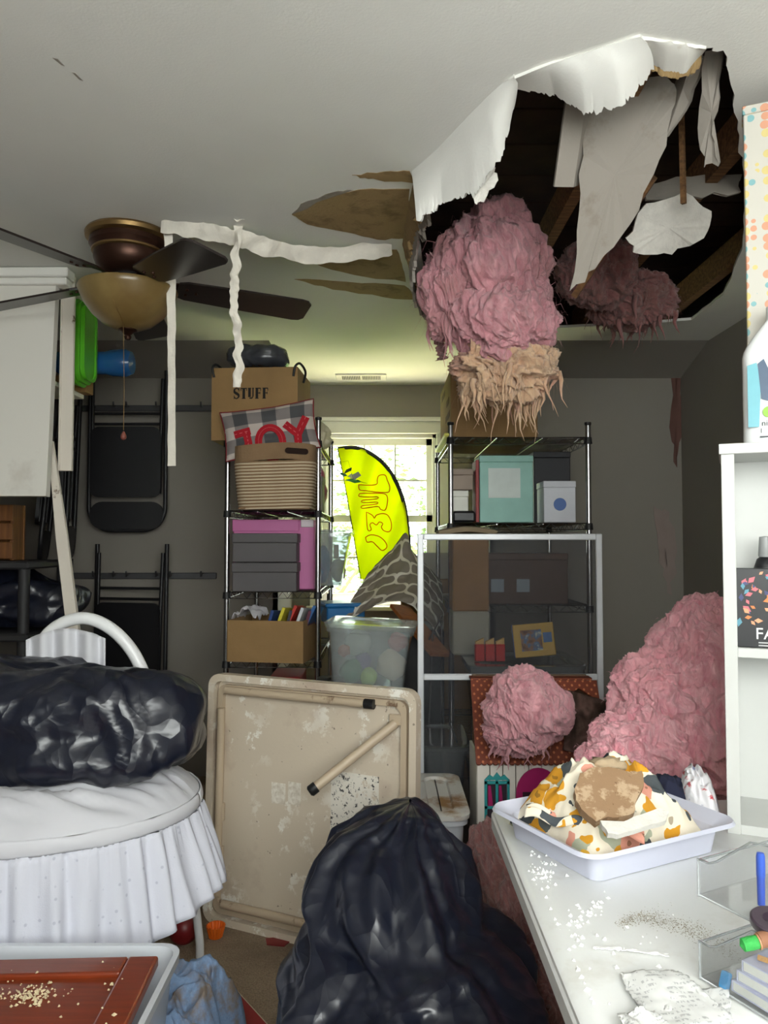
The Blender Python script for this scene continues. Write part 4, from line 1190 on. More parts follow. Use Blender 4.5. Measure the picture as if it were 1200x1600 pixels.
rows = [[(586, 886, 4.28), (614, 858, 4.28), (634, 834, 4.26), (642, 862, 4.2), (676, 896, 4.15), (690, 912, 4.12)],
        [(566, 915, 4.16), (596, 895, 4.14), (628, 884, 4.1), (654, 892, 4.05), (676, 915, 4.0), (690, 935, 3.98)],
        [(550, 942, 4.06), (582, 925, 4.02), (620, 915, 3.95), (656, 918, 3.92), (678, 942, 3.88), (692, 962, 3.86)],
        [(534, 972, 3.96), (566, 958, 3.92), (602, 944, 3.82), (640, 946, 3.78), (672, 976, 3.74), (690, 1005, 3.72)]]
W = [[P(*q) for q in r] for r in rows]
def bez(u, v):
    def cr(pl, s):
        n = len(pl) - 1; x = s * n; i = min(int(x), n - 1); t = x - i
        a, b, c, d = pl[max(i - 1, 0)], pl[i], pl[i + 1], pl[min(i + 2, n)]
        return .5 * ((2 * b) + (c - a) * t + (2 * a - 5 * b + 4 * c - d) * t * t + (3 * b - a - 3 * c + d) * t ** 3)
    p = cr([cr(r, u) for r in W], v)
    q = p * 9
    return p + V((0, -.03, .012)) * (noise.noise(q) + .5 * (1 - 2 * abs(noise.noise(q * 1.5))))
MB().sheet(bez, 70, 50, .006).build('trellis_fabric', trellis(), None, 180, label='grey and cream trellis pattern fabric draped in front of the window', cat='fabric')
a, b = P(660, 904, 4.5), P(702, 864, 4.5)
open_box('small_carton', T(a.x, 4.46, a.z), b.x - a.x, .17, b.z - a.z, mat('pale_card', (196, 190, 176), .8), 'pale open carton on the window side seen through the screen top')
MB().box2((.1, 4.455, 0), (.5, 4.65, a.z - .002), .004).build('moving_carton', m_card, None, label='tall cardboard carton below the window carrying the pale open carton', cat='box')
# clear toy bin
Mc = T(P(508, 1060, 3.3).x + .01, 3.12, .765) @ RZ(-5) @ RY(3)
cw = .335
tote('toy_bin', (0, 0, 0), (cw, .30, .245), 'clear plastic bin of toys standing behind the beige table', m_tote, m_tote, M=Mc, taper=.02)
toys = [((.10, .08, .06), .05, (54, 120, 70), 'green'), ((.14, .1, .10), .035, (90, 60, 130), 'purple'), ((.17, .07, .045), .035, (190, 220, 60), 'lime'), ((.26, .1, .09), .06, (226, 196, 168), 'beige'), ((.11, .16, .17), .055, (216, 212, 196), 'cream'), ((.28, .12, .19), .04, (200, 90, 90), 'pink'), ((.06, .1, .14), .025, (190, 90, 60), 'rust')]
for p, r, c, n_ in toys:
    q = Mc @ V(p)
    MB().ico(3, lambda n: q + V((n.x * r, n.y * r * .8, n.z * r)) * (1 + .25 * noise.noise(n * 1.7 + V(p) * 9))).build('soft_toy', mat('toy_' + n_, c, .7), None, 180, label=n_ + ' rounded toy inside the clear toy bin', cat='toy', group='toys in the clear bin')
tote('storage_tote', (-.27, 2.98, 0), (.06, 3.42, .745), 'tall clear tote behind the beige table under the toy bin', m_tote_d, m_dk)

# ---- yellow feather flag
def flag_mat():
    t = NT('yellow_flag_polyester')
    d = t.n.new('ShaderNodeBsdfDiffuse'); d.inputs[0].default_value = lin((232, 240, 30))
    tr = t.n.new('ShaderNodeBsdfTranslucent'); tr.inputs[0].default_value = lin((216, 224, 18))
    m = t.n.new('ShaderNodeMixShader'); m.inputs[0].default_value = .72
    t.l.new(d.outputs[0], m.inputs[1]); t.l.new(tr.outputs[0], m.inputs[2]); t.l.new(m.outputs[0], t.out.inputs[0]); return t.m
FYY = 4.78
def fy(x, z): return FYY + .022 * math.sin((x - .25 * z) * 34) + .02 * math.sin((x - .22 * z) * 13 + 1)
fl = thing('feather_flag', (P(640, 900, FYY).x, FYY, 0), 'yellow feather flag with red outlined letters and black curved pole', 'flag')
arc = [(528, 702), (548, 699), (568, 703), (590, 716), (608, 735), (622, 760), (632, 790), (637, 825), (639, 850), (639, 875), (638, 900)]
lft = [(528, 702), (532, 720), (536, 742), (540, 764), (544, 786), (548, 810), (551, 830), (554, 850), (557, 868), (561, 890), (564, 905)]
A2 = spline([(x, y, 0) for x, y in arc], 6); L2 = spline([(x, y, 0) for x, y in lft], 6)
def flagf(u, v):
    s = v * (len(A2) - 1); i = min(int(s), len(A2) - 2); a = A2[i].lerp(A2[i + 1], s - i); b = L2[i].lerp(L2[i + 1], s - i)
    q = b.lerp(a, u); w = P(q.x, q.y, FYY); w.y = fy(w.x, w.z); return w
cl = MB().sheet(flagf, 40, 60, .001).build('flag_cloth', flag_mat(), fl, 180)
pole = [P(q.x, q.y, FYY - .004) for q in A2]
pole.append(V((pole[-1].x, FYY, .02)))
MB().tube(pole, .0125, 10).build('pole', m_blackpl, fl, 60)
MB().lathe([(.10, 0), (.10, .012), (.02, .02), (.016, .08), (0, .08)], (pole[-1].x, FYY, 0), 24).build('flag_base', m_blackpl, fl, 40)
MB().tube([(w.x, fy(w.x, w.z) - .002, w.z) for w in [P(q.x, q.y, FYY) for q in L2]], .003, 6).build('hem', m_black, fl, 60)
_t = NT('red_outline_print'); _d = _t.n.new('ShaderNodeBsdfTranslucent'); _d.inputs[0].default_value = lin((226, 84, 20))
_m = _t.n.new('ShaderNodeMixShader'); _m.inputs[0].default_value = .6; _t.color(lin((206, 70, 30)))
_t.l.new(_t.b.outputs[0], _m.inputs[1]); _t.l.new(_d.outputs[0], _m.inputs[2]); _t.l.new(_m.outputs[0], _t.out.inputs[0]); m_redink = _t.m
zp = lambda l: [(480 + x / 4.615, 560 + y / 4.615) for x, y in l]
letters = [zp([(372, 912), (430, 912), (500, 905), (505, 870), (515, 845), (540, 838), (565, 845), (578, 880), (595, 925), (590, 962), (560, 968), (500, 962), (430, 952), (378, 948)]),
           zp([(378, 975), (430, 970), (545, 975), (578, 1000), (575, 1060), (560, 1095), (530, 1090), (505, 1068), (400, 1080), (400, 1060), (498, 1050), (500, 1036), (402, 1038), (402, 1020), (500, 1012), (500, 998), (380, 996)]),
           zp([(425, 1105), (468, 1130), (484, 1152), (500, 1130), (540, 1120), (580, 1130), (605, 1180), (605, 1230), (585, 1250), (550, 1240), (535, 1215), (545, 1192), (520, 1180), (500, 1202), (470, 1185), (452, 1200), (462, 1235), (435, 1232)]),
           zp([(420, 1290), (460, 1272), (520, 1285), (560, 1320), (575, 1360), (540, 1385), (500, 1350), (470, 1322), (432, 1325)])]
for l in letters:
    w = [P(x, y, FYY) for x, y in l]; w = spline(w + [w[0]], 4)[:-1]
    MB().tube([(q.x, fy(q.x, q.z) - .003, q.z) for q in w], .003, 5, True).build('letter_outline', m_redink, cl, 60)
# ornaments hanging near the flag
def bird(c, s, cols, label, yaw):
    t = thing('hummingbird_ornament', c, label, 'ornament')
    M = T(*c) @ RZ(yaw) @ RY(20)
    MB(M).tube([(-.045 * s, 0, -.01 * s), (-.02 * s, 0, 0), (.01 * s, 0, .004 * s), (.03 * s, 0, .012 * s), (.042 * s, 0, .014 * s)], [.002 * s, .009 * s, .012 * s, .008 * s, .004 * s], 8).build('body', mat('ornament_' + label[:4], cols[0], .4), t, 60)
    MB(M).tube([(.042 * s, 0, .014 * s), (.085 * s, 0, .02 * s)], [.0018 * s, .0008 * s], 5).build('beak', m_black, t)
    for q in (-1, 1): MB(M).slab([(0, q * .006 * s, .006 * s), (.02 * s, q * .05 * s, .04 * s), (-.01 * s, q * .07 * s, .05 * s), (-.03 * s, q * .04 * s, .025 * s)], .0015, (0, 0, 1)).build('wing', mat('wing_' + label[:4], cols[1], .4), t)
    MB(M).slab([(-.04 * s, -.003 * s, -.01 * s), (-.04 * s, .003 * s, -.01 * s), (-.075 * s, .012 * s, -.02 * s), (-.075 * s, -.012 * s, -.02 * s)], .0015, (0, 0, 1)).build('tail', mat('tail_' + label[:4], cols[2], .4), t)
    MB().tube([V(c) + V((0, 0, .01)), V((c[0] - .03, c[1] - .01, c[2] + .12)), V((RX1 + .005, RY1 - .03, 1.80))], .0008, 4).build('string', m_black, t)
bird(P(552, 752, 4.5), 1.0, ((70, 150, 60), (200, 206, 190), (190, 60, 40)), 'green hummingbird ornament hanging before the flag top', 20)
bird(P(536, 742, 4.42), .8, ((30, 110, 90), (60, 80, 70), (30, 120, 90)), 'teal hummingbird ornament nearest the wire rack', 60)

# ================================================================== RIGHT OF THE WINDOW
QX0, QX1, QY0, QY1 = .31, .95, 3.56, 4.42
wire_rack('wire_rack', QX0, QX1, QY0, QY1, 1.9, (.40, 1.06, 1.44, 1.84), 'wire rack right of the dormer window behind the screen', m_chrome)
bx = thing('tan_carton', (.5, 3.85, 1.842), 'printed tan carton on top of the rack right of the window', 'box')
MB().box2((.312, 3.58, 1.843), (.72, 4.22, 2.17), .004).build('box_body', m_card2, bx)
for z, y0, y1 in ((2.02, 3.66, 3.8), (1.95, 3.62, 3.86), (2.1, 3.9, 4.1)): MB().box2((.3105, y0, z), (.3125, y1, z + .03)).build('print', mat('brown_print', (104, 70, 36), .8), bx)
MB().box2((.28, 3.55, 1.8445), (.31, 4.2, 1.86), .004).build('yellow_tray', mat('yellow_plastic', (222, 214, 84), .4), None, label='thin yellow plastic tray edge under the tan carton', cat='tray')
items = [('mint_carton', (.45, 3.6, 1.445), (.70, 3.8, 1.76), (150, 196, 186), 'mint green carton on the right-hand rack under the hanging insulation'),
         ('white_carton', (.75, 3.6, 1.445), (.90, 3.76, 1.64), (210, 212, 220), 'white and blue carton on the right-hand rack beside the mint carton'),
         ('black_case', (.74, 3.78, 1.445), (.92, 3.95, 1.80), (34, 34, 40), 'black case standing behind the white and blue carton'),
         ('beige_carton', (.325, 3.62, 1.60), (.42, 3.78, 1.70), (150, 132, 118), 'taupe carton at the window end of the right-hand rack'),
         ('white_binder', (.325, 3.64, 1.50), (.40, 3.80, 1.598), (226, 226, 216), 'white binder under the taupe carton on the right-hand rack'),
         ('dark_carton', (.40, 3.6, 1.065), (.86, 3.95, 1.30), (92, 66, 50), 'dark brown carton on the rack shelf behind the screen')]
for nme, a, b, c, lab in items:
    t = thing(nme, ((a[0] + b[0]) / 2, (a[1] + b[1]) / 2, a[2]), lab, 'binder' if 'binder' in nme else 'case' if 'case' in nme else 'box')
    m = mat('card_' + nme, c, .6, var=.1)
    MB().box2(a, (b[0], b[1], b[2] - .03), .003).build('box_body', m, t)
    MB().box2((a[0] - .002, a[1] - .002, b[2] - .03), (b[0] + .002, b[1] + .002, b[2]), .003).build('lid', m, t)
    if nme == 'mint_carton': MB().box2((.49, 3.596, 1.56), (.64, 3.599, 1.70)).build('print', mat('pale_mint_print', (206, 216, 212), .6), t)
    if nme == 'white_carton': MB(T(.825, 3.597, 1.53)).prism(stadium(.06, .06, .03, 5), 0, .002, RX(90)).build('print', mat('blue_print', (80, 110, 170), .6), t)
    if nme == 'dark_carton':
        for x in (.5, .62): MB().box2((x, 3.596, 1.12), (x + .06, 3.599, 1.18)).build('print', mat('pale_blue_print', (150, 160, 170), .6), t)
MB().box2((.322, 3.6, 1.446), (.43, 3.86, 1.499), .01).build('black_pouch', m_black, None, label='black pouch under the white binder on the right-hand rack', cat='pouch')
rc = P(724, 760, 3.6)
MB().box2((.432, 3.605, 1.446), (.447, 3.75, 1.74), .002).build('red_book', mat('dull_red_cover', (150, 60, 60), .6), None, label='thin red book standing left of the mint carton', cat='book')
# dark sleeve hanging over the screen corner
sl = P(710, 827, 3.3)
MB().sheet(lambda u, v: V((lerp(.24, .5, u), lerp(3.38, 3.54, v), 1.40 + .018 * math.sin(u * 3.1) + .006 * math.sin(v * 9))), 20, 10, .02).build('tan_sleeve', mat('tan_canvas', (140, 124, 100), .9), None, 60, label='tan canvas sleeve lying on the rack edge above the screen', cat='sleeve')
MB().box2((.30, 3.37, 1.05), (.46, 3.55, 1.384), .006).build('cardboard_sleeve_box', m_card, None, label='narrow cardboard box behind the top left of the screen', cat='box')
# big smoky totes behind the screen
tote('smoky_tote', (.36, 3.1, 0), (.80, 3.5, .44), 'lower grey translucent tote stacked behind the screen', m_tote_d, m_tote_d)
tote('smoky_tote', (.36, 3.1, .46), (.80, 3.5, .84), 'upper grey translucent tote stacked behind the screen', m_tote_d, m_tote_d)
tote('clear_tote', (.155, 3.1, 0), (.33, 3.5, .52), 'narrow clear tote at the lower left behind the screen', m_tote, m_tote_d)
MB().box2((.30, 3.37, .86), (.46, 3.55, 1.049), .006).build('cream_carton', mat('cream_card2', (170, 166, 150), .7), None, label='cream carton stacked below the narrow cardboard box behind the screen', cat='box')
for k in range(3):
    p = P(749 + k * 16, 1000, 3.2)
    cy = thing('crayon_box', (p.x, 3.2, .86), ('left', 'middle', 'right')[k] + ' of three small red boxes with yellow tops behind the screen', 'box', 'small red boxes')
    M = T(p.x, 3.2, .861) @ RZ(8)
    MB(M).box2((-.019, -.012, 0), (.019, .012, .07), .002).build('box_body', mat('bright_red_card', (206, 40, 30), .5), cy)
    MB(M).prism([(-.017, .07), (.017, .07), (.017, .095), (-.017, .08)], -.008, .008, RX(90)).build('lid', mat('yellow_card', (226, 180, 110), .6), cy)
def pic_mat():
    t = NT('puzzle_picture_print')
    f = t.noise(34, 3, .5)
    t.color(t.ramp(f, [(.3, lin((60, 40, 30))), (.45, lin((150, 100, 60))), (.55, lin((70, 110, 150))), (.7, lin((210, 200, 170)))])); t.set(Roughness=.5); return t.m
p0 = P(806, 1006, 3.17)
Mz = T(p0.x, 3.17, .861) @ RZ(-10) @ RY(-6) @ RX(-6)
pz = thing('puzzle_box', Mz @ V((.08, 0, 0)), 'yellow puzzle box with picture front behind the screen', 'box')
MB(Mz).box2((0, 0, .016), (.165, .045, .150), .003).build('box_body', mat('yellow_box_card', (214, 170, 60), .5), pz)
MB(Mz).box2((.03, -.001, .04), (.115, .0, .125)).build('picture', pic_mat(), pz)
MB(Mz).box2((-.003, .002, .016), (0, .044, .150)).build('spine', mat('blue_spine', (40, 80, 150), .5), pz)
MB(Mz).box2((.12, -.001, .07), (.155, .0, .11)).build('badge', mat('blue_badge', (60, 110, 170), .5), pz)
# chrome folding stool behind the screen
st = thing('folding_stool', (.2, 3.65, 0), 'thin chrome folding stool legs behind the left of the screen', 'stool')
for a, b in ((P(662, 1015, 3.6), P(690, 962, 3.68)), (P(676, 985, 3.62), P(668, 1200, 3.62)), (P(690, 970, 3.66), P(690, 1200, 3.66))):
    MB().tube([a, b if b.z > .2 else V((b.x, b.y, 0.0))], .005, 8).build('tube', m_chrome, st, 60)
for x in (.18, .27): MB().tube([(x, 3.6 + (x - .18), .5), (x, 3.6 + (x - .18), 0)], .005, 8).build('tube', m_chrome, st, 60)

# ---- window screen leaning up
def mesh_mat():
    t = NT('dark_insect_mesh')
    tr = t.n.new('ShaderNodeBsdfTransparent'); d = t.n.new('ShaderNodeBsdfDiffuse'); d.inputs[0].default_value = lin((70, 72, 76))
    m = t.n.new('ShaderNodeMixShader'); m.inputs[0].default_value = .28
    t.l.new(tr.outputs[0], m.inputs[1]); t.l.new(d.outputs[0], m.inputs[2]); t.l.new(m.outputs[0], t.out.inputs[0]); return t.m
sx0, sx1, sz1 = P(652, 900, 3.0).x, P(940, 900, 3.0).x, P(655, 834, 3.0).z
sc = thing('window_screen', ((sx0 + sx1) / 2, 3.0, 0), 'tall white aluminium framed window screen leaning right of the window', 'screen')
fw = .024
MB().box2((sx0, 2.985, 0), (sx0 + fw, 3.0, sz1), .003).build('frame_rail', m_alu, sc)
MB().box2((sx1 - fw, 2.985, 0), (sx1, 3.0, sz1), .003).build('frame_rail', m_alu, sc)
for z in (sz1 - fw, P(700, 1062, 3.0).z, 0): MB().box2((sx0 + fw, 2.985, z), (sx1 - fw, 3.0, z + fw), .003).build('frame_rail', m_alu, sc)
MB().box2((sx0 + fw * .5, 2.992, .01), (sx1 - fw * .5, 2.9935, sz1 - .01)).build('insect_mesh', mesh_mat(), sc)

# ---- white lidded bin
m_lid = speck('stained_white_lid', (214, 212, 206), (150, 110, 60), .5, .62, 5, .4)
tote('white_lid_bin', (.118, 2.52, 0), (.262, 2.95, .455), 'narrow bin with stained white lid right of the beige table', m_frost, m_lid, taper=.02)

# ---- dollhouse
def dots_mat():
    t = NT('terracotta_dotted_roof')
    d = t.n.new('ShaderNodeTexVoronoi'); d.inputs['Scale'].default_value = 36; d.inputs['Randomness'].default_value = 0
    d.voronoi_dimensions = '2D'
    sp_ = t.n.new('ShaderNodeSeparateXYZ'); t.l.new(t.co('Object'), sp_.inputs[0]); cb_ = t.n.new('ShaderNodeCombineXYZ')
    t.l.new(t.math('ADD', sp_.outputs[0], sp_.outputs[2]), cb_.inputs[0]); t.l.new(t.math('SUBTRACT', sp_.outputs[0], sp_.outputs[2]), cb_.inputs[1])
    t.l.new(cb_.outputs[0], d.inputs['Vector'])
    f = t.ramp(d.outputs['Distance'], [(.16, (1, 1, 1, 1)), (.24, (0, 0, 0, 1))])
    t.color(t.mix(f, lin((118, 48, 22)), lin((196, 116, 72)))); t.set(Roughness=.6); return t.m
hx0, hx1 = P(745, 1200, 2.72).x, P(948, 1200, 2.72).x
dh = thing('dollhouse', ((hx0 + hx1) / 2, 2.82, 0), 'wooden dollhouse with dotted terracotta roof and white siding', 'dollhouse')
m_sid = mat('white_siding', (222, 216, 206), .6, var=.06)
n = 10; pw = (hx1 - hx0) / n
for k in range(n): MB().box2((hx0 + k * pw + .0015, 2.72, .0), (hx0 + (k + 1) * pw - .0015, 2.732, .575), .001).build('siding_board', m_sid, dh)
MB().box2((hx0, 2.733, 0), (hx0 + .01, 2.95, .6), .001).build('side_wall', m_sid, dh)
MB().box2((hx1 - .01, 2.733, 0), (hx1, 2.95, .6), .001).build('side_wall', m_sid, dh)
MB().box2((hx0 + .01, 2.94, 0), (hx1 - .01, 2.95, .85), .001).build('back_wall', mat('brown_hardboard', (96, 74, 56), .8), dh)
zr0, zr1 = P(745, 1192, 2.70).z, P(745, 1064, 2.86).z
Mr = frame((hx0 - .005, 2.70, zr0), (1, 0, 0), (0, 2.86 - 2.70, zr1 - zr0)); rl = math.hypot(.16, zr1 - zr0); rw = hx1 - hx0 + .01
sc_ = []
ns = 24
for k in range(ns):
    for j in range(6): a = math.pi * j / 6; sc_.append((rw * (k + .5 - .5 * math.cos(a)) / ns, -.008 * math.sin(a)))
hole_r = [(rw, .06), (rw - .1, .05), (rw - .16, .10), (rw - .165, .17), (rw - .12, .24), (rw - .07, .27), (rw, .22)]
poly = sc_ + [(rw, 0)] + [V(p) for p in hole_r] + [(rw, rl), (0, rl)]
MB(Mr).prism([(p[0], p[1]) for p in poly], -.005, .005).build('roof', dots_mat(), dh)
MB().box2((hx0, 2.90, zr1 - .004), (hx1, 2.955, zr1 + .004)).build('roof_ridge', dots_mat(), dh)
m_teal, m_mag = mat('teal_paint', (40, 150, 152), .5), mat('magenta_paint', (168, 20, 96), .5)
a, b = P(757, 1300, 2.72), P(796, 1218, 2.72)
wf = MB(frame((a.x, 2.7195, a.z), (1, 0, 0), (0, 0, 1)))
w_, h_ = b.x - a.x, b.z - a.z
for x in (0, w_ * .44, w_ - .009): wf.box2((x, 0, 0), (x + .009, h_, .006))
for y in (0, h_ * .45, h_ - .014): wf.box2((0, y, 0), (w_, y + .010, .006))
wf.prism([(0, h_), (w_ * .2, h_ + .018), (w_ * .35, h_ + .01), (w_ * .5, h_ + .026), (w_ * .65, h_ + .01), (w_ * .8, h_ + .018), (w_, h_)], 0, .006)
wf.build('window_frame', m_teal, dh)
MB().box2((a.x + .01, 2.7165, a.z + .01), (b.x - .01, 2.7195, b.z - .01)).build('window_dark', mat('dark_window_print', (44, 30, 44), .5), dh)
for s in (0, 1): MB().prism([(a.x + .013 + s * (w_ * .43), a.z + h_ * .5), (a.x + .03 + s * (w_ * .4), a.z + h_ * .5), (a.x + .022 + s * (w_ * .42), a.z + h_ - .02), (a.x + .013 + s * w_ * .43, a.z + h_ - .02)], 0, .002, Matrix(((1, 0, 0, 0), (0, 0, 1, 2.7145), (0, 1, 0, 0), (0, 0, 0, 1)))).build('curtain', m_mag, dh)
ca = P(841, 1240, 2.72); rr_ = (P(876, 1240, 2.72).x - ca.x)
MB(frame((ca.x, 2.719, ca.z), (1, 0, 0), (0, 0, 1))).prism([(rr_ * 1.02, -.1)] + [(rr_ * math.cos(q * math.pi / 14), rr_ * 1.15 * math.sin(q * math.pi / 14)) for q in range(15)] + [(-rr_ * 1.02, -.1)], 0, .006).build('arched_door', m_mag, dh)
for s in (-1, 0, 1): MB().box2((ca.x + s * .04 - .016, 2.7105, ca.z - .03), (ca.x + s * .04 + .016, 2.7128, ca.z + .008)).build('door_pane', mat('door_dark', (50, 16, 34), .5), dh)

# ---- fibreglass insulation
def wool(name, parts, mt, label, seed=0, sub=7, strands=260, smax=.06, cat='insulation', floor=None, down=.4, drips=0, dlen=.1):
    t0 = None
    mb = MB(); rr = random.Random(seed)
    for ci, (c, r, rough) in enumerate(parts):
        c = V(c); r = V(r); ra = (r.x + r.y + r.z) / 3
        def fn(n):
            q = n * 1.5 + V((seed + ci * 7, 2, 5))
            w = V((noise.noise(q), noise.noise(q + V((9, 0, 0))), noise.noise(q + V((0, 9, 0))))) * .7
            h = n + w * .35
            d = .50 * noise.noise(q * .9) + .42 * (1 - 2.4 * abs(noise.noise(V((h.x * 2.2 + h.z, h.y * 2.2, h.z * 1.2)) + V((seed, 0, 0))))) \
                + .24 * (1 - 2.4 * abs(noise.noise(V((h.x * 5.5 + h.z * 2, h.y * 5.5, h.z * 2.4)) + V((0, seed, 0))))) \
                + .12 * (1 - 2.4 * abs(noise.noise(V((h.x * 13 + h.z * 5, h.y * 13, h.z * 4.5))))) + .045 * noise.noise(V((h.x * 34 + h.z * 12, h.y * 34, h.z * 10)))
            p = c + V((n.x * r.x, n.y * r.y, n.z * r.z)) + n * (ra * rough * d)
            if floor is not None and p.z < floor: p.z = floor + .002
            return p
        i0 = len(mb.v)
        mb.ico(sub, fn)
        n1 = len(mb.v)
        for _ in range(int(strands * 1.6)):
            k = rr.randrange(i0, n1); p = mb.v[k]; d = (p - c).normalized()
            if floor is not None and p.z < floor + .02: continue
            L = rr.random() ** 2 * smax * .8 + .006
            tg = V((rr.uniform(-1, 1), rr.uniform(-1, 1), rr.uniform(-1, 1)))
            e1 = p + (d * .35 + tg * .5) * L * .5
            e2 = e1 + (d * .1 + tg * .5 + V((rr.uniform(-.5, .5), rr.uniform(-.5, .5), -down * 1.5 + rr.uniform(-.3, .3)))) * L * .6
            s = V((rr.uniform(-1, 1), rr.uniform(-1, 1), rr.uniform(-1, 1))).normalized() * rr.uniform(.0003, .0014)
            b = p - d * .004
            mb.add([b - s, b + s, e1 + s * .6, e1 - s * .6, e2], [[0, 1, 2, 3], [3, 2, 4]])
    for _ in range(drips):
        c, r, _q = parts[-1]; c = V(c)
        k = rr.randrange(i0, n1); p = mb.v[k]
        for _t in range(30):
            if p.z < c.z - r[2] * .25: break
            p = mb.v[rr.randrange(i0, n1)]
        L = rr.uniform(.3, 1) * dlen; q = p + V((0, 0, .012)); dx, dy = rr.uniform(-.25, .25), rr.uniform(-.15, .15)
        pts = [q + V((dx * L * t * t + .006 * math.sin(t * 7 + _), dy * L * t, -L * t)) for t in (0, .25, .5, .75, 1)]
        w0 = rr.uniform(.004, .016)
        mb.tube(pts, [w0, w0 * .8, w0 * .5, w0 * .25, .0006], 6)
    return mb.build(name, mt, None, 180, label=label, cat=cat, fix=False)
# fluffy ball on the dollhouse roof
c = P(824, 1108, 2.60)
wool('insulation_clump', [(c, (.132, .11, .118), .32), (c + V((-.03, .02, -.075)), (.10, .09, .07), .4)], m_wool2, 'round pink insulation clump sitting on the dollhouse roof', 3, 7, 240, .06, drips=26, dlen=.09)
# torn brown backing beside it
def brown(u, v):
    p = P(lerp(888, 948, u) - 8 * v * (1 - u), lerp(1078, 1172, v) + 18 * u, 2.70 - .05 * math.sin(u * 3) + .03 * noise.noise(V((u * 5, v * 6, 0))))
    return p
MB().sheet(brown, 30, 40, .003).build('torn_backing', mat('stained_brown_backing', (112, 84, 76), .95, col2=(60, 44, 34), vs=14, bump=.6, bs=40), None, 180, label='torn brown insulation backing hanging over the dollhouse roof hole', cat='backing')
# big pile behind the white table
wool('insulation_batt', [((.80, 2.35, .36), (.28, .25, .40), .22)], m_wool2, 'lower pink insulation batt heaped on the floor behind the white table', 8, 5, 120, .08, floor=0)
p1, p2, p3 = P(1085, 1080, 2.25), P(1000, 1160, 2.15), P(1090, 1180, 2.1)
wool('insulation_batt', [(P(1112, 1040, 2.35), (.17, .15, .19), .26), (P(1050, 1095, 2.3), (.16, .13, .13), .36), (P(1095, 1150, 2.25), (.17, .14, .15), .28), (P(1010, 1165, 2.22), (.14, .12, .10), .36)], m_wool, 'tall bright pink insulation batt standing behind the white table', 12, 7, 340, .06)
wool('insulation_batt', [(P(955, 1192, 2.15), (.085, .09, .065), .36)], m_wool, 'low pink insulation clump between the dollhouse and the bright batt', 15, 7, 260, .05)
# dirty insulation on the floor below the table
wool('insulation_clump', [((.335, 2.22, .26), (.135, .17, .27), .3), ((.44, 2.06, .14), (.11, .13, .16), .3)], m_wool3, 'dirty brownish pink insulation between the garbage bag and the white table', 18, 7, 260, .08, floor=0)
# hanging from the opening
h1 = wool('insulation_batt', [(P(770, 420, 2.75), (.17, .20, .20), .34), (P(785, 500, 2.7), (.17, .15, .16), .4), (P(700, 455, 2.75), (.075, .12, .16), .4)], m_wool2, 'large pink insulation batt sagging out of the ceiling opening', 22, 7, 500, .10, down=.8, drips=30, dlen=.16)
wool('insulation_tuft', [(P(790, 575, 2.72), (.14, .10, .075), .8)], m_pinkwool('yellow_lit_fibreglass', (226, 196, 160), (196, 150, 120), (222, 160, 150)), 'yellow-lit ragged insulation tuft dangling below the pink batt', 25, 6, 500, .12, down=1.1, drips=70, dlen=.17)  # yellow light on the lower end is put into the fibre colour
wool('insulation_batt', [(P(930, 425, 3.0), (.13, .15, .10), .5), (P(985, 470, 3.2), (.16, .12, .08), .6)], m_wool3, 'dirty brown-pink insulation hanging behind the broken drywall sheet', 31, 6, 260, .09, down=.8, drips=30, dlen=.14)
# bits of backing dangling on the left rim
strip('hanging_backing', [P(676, 440, 2.85), P(674, 490, 2.85), P(688, 540, 2.85), P(692, 562, 2.85)], .04, m_wool3, 'thin ragged strip of backing hanging at the left of the pink batt', 9, .03, cat='backing')

# ---- fallen plasterboard sheets hanging inside the opening
def hang(name, px, mt, label, t=.012, seed=1, n=4, amp=5, cat='drywall piece'):
    q = jag([V(p) for p in px], n, amp, seed)
    return MB().slab([P(*p) for p in q], t, (0, 1, .2)).build(name, mt, None, label=label, cat=cat)
hang('drywall_sheet', [(902, 138, 1.9), (1040, 118, 1.86), (1062, 150, 1.86), (1030, 250, 1.92), (985, 350, 2.0), (930, 420, 2.06), (890, 455, 2.1), (905, 330, 2.0), (910, 220, 1.94)], m_drygrey, 'large grey broken drywall sheet dangling in the ceiling opening', seed=4)
fold = [(0, 0), (.052, .0), (.075, .03), (.073, .042), (.049, .012), (0, .012)]
Mf = frame(P(866, 300, 1.98), (1, .08, 0), (.0, 1, 0))
a, b = P(866, 292, 1.98), P(886, 146, 1.86)
Mf = frame(a, (1, .1, -.02), (0, 1, .3)); Mf = Matrix(Mf)
zax = (b - a); L = zax.length
xa = V((1, .12, 0)); za = zax.normalized(); ya = za.cross(xa).normalized(); xa = ya.cross(za)
Mf = Matrix(((xa.x, ya.x, za.x, a.x), (xa.y, ya.y, za.y, a.y), (xa.z, ya.z, za.z, a.z), (0, 0, 0, 1)))
MB(Mf).prism(fold, 0, L).build('drywall_strip', m_drygrey, None, label='folded grey drywall strip hanging left of the broken sheet', cat='drywall piece')
hang('drywall_chunk', [(978, 372, 2.3), (1010, 318, 2.26), (1070, 300, 2.24), (1112, 330, 2.24), (1100, 372, 2.28), (1050, 398, 2.32), (995, 396, 2.32)], m_gypsum, 'pale drywall chunk hanging near the wood lath', .014, 6)
hang('drywall_chunk', [(1006, 285, 2.35), (1080, 276, 2.35), (1160, 272, 2.35), (1158, 300, 2.35), (1080, 306, 2.35), (1010, 312, 2.36)], m_drygrey, 'narrow horizontal drywall strip in the opening by the patterned box', .012, 8)
hang('drywall_chunk', [(1062, 110, 1.85), (1084, 84, 1.72), (1100, 92, 1.74), (1076, 160, 1.85), (1040, 215, 1.92), (1046, 160, 1.9)], m_drygrey, 'thin slanted drywall sliver at the right corner of the opening', .01, 9, amp=3)
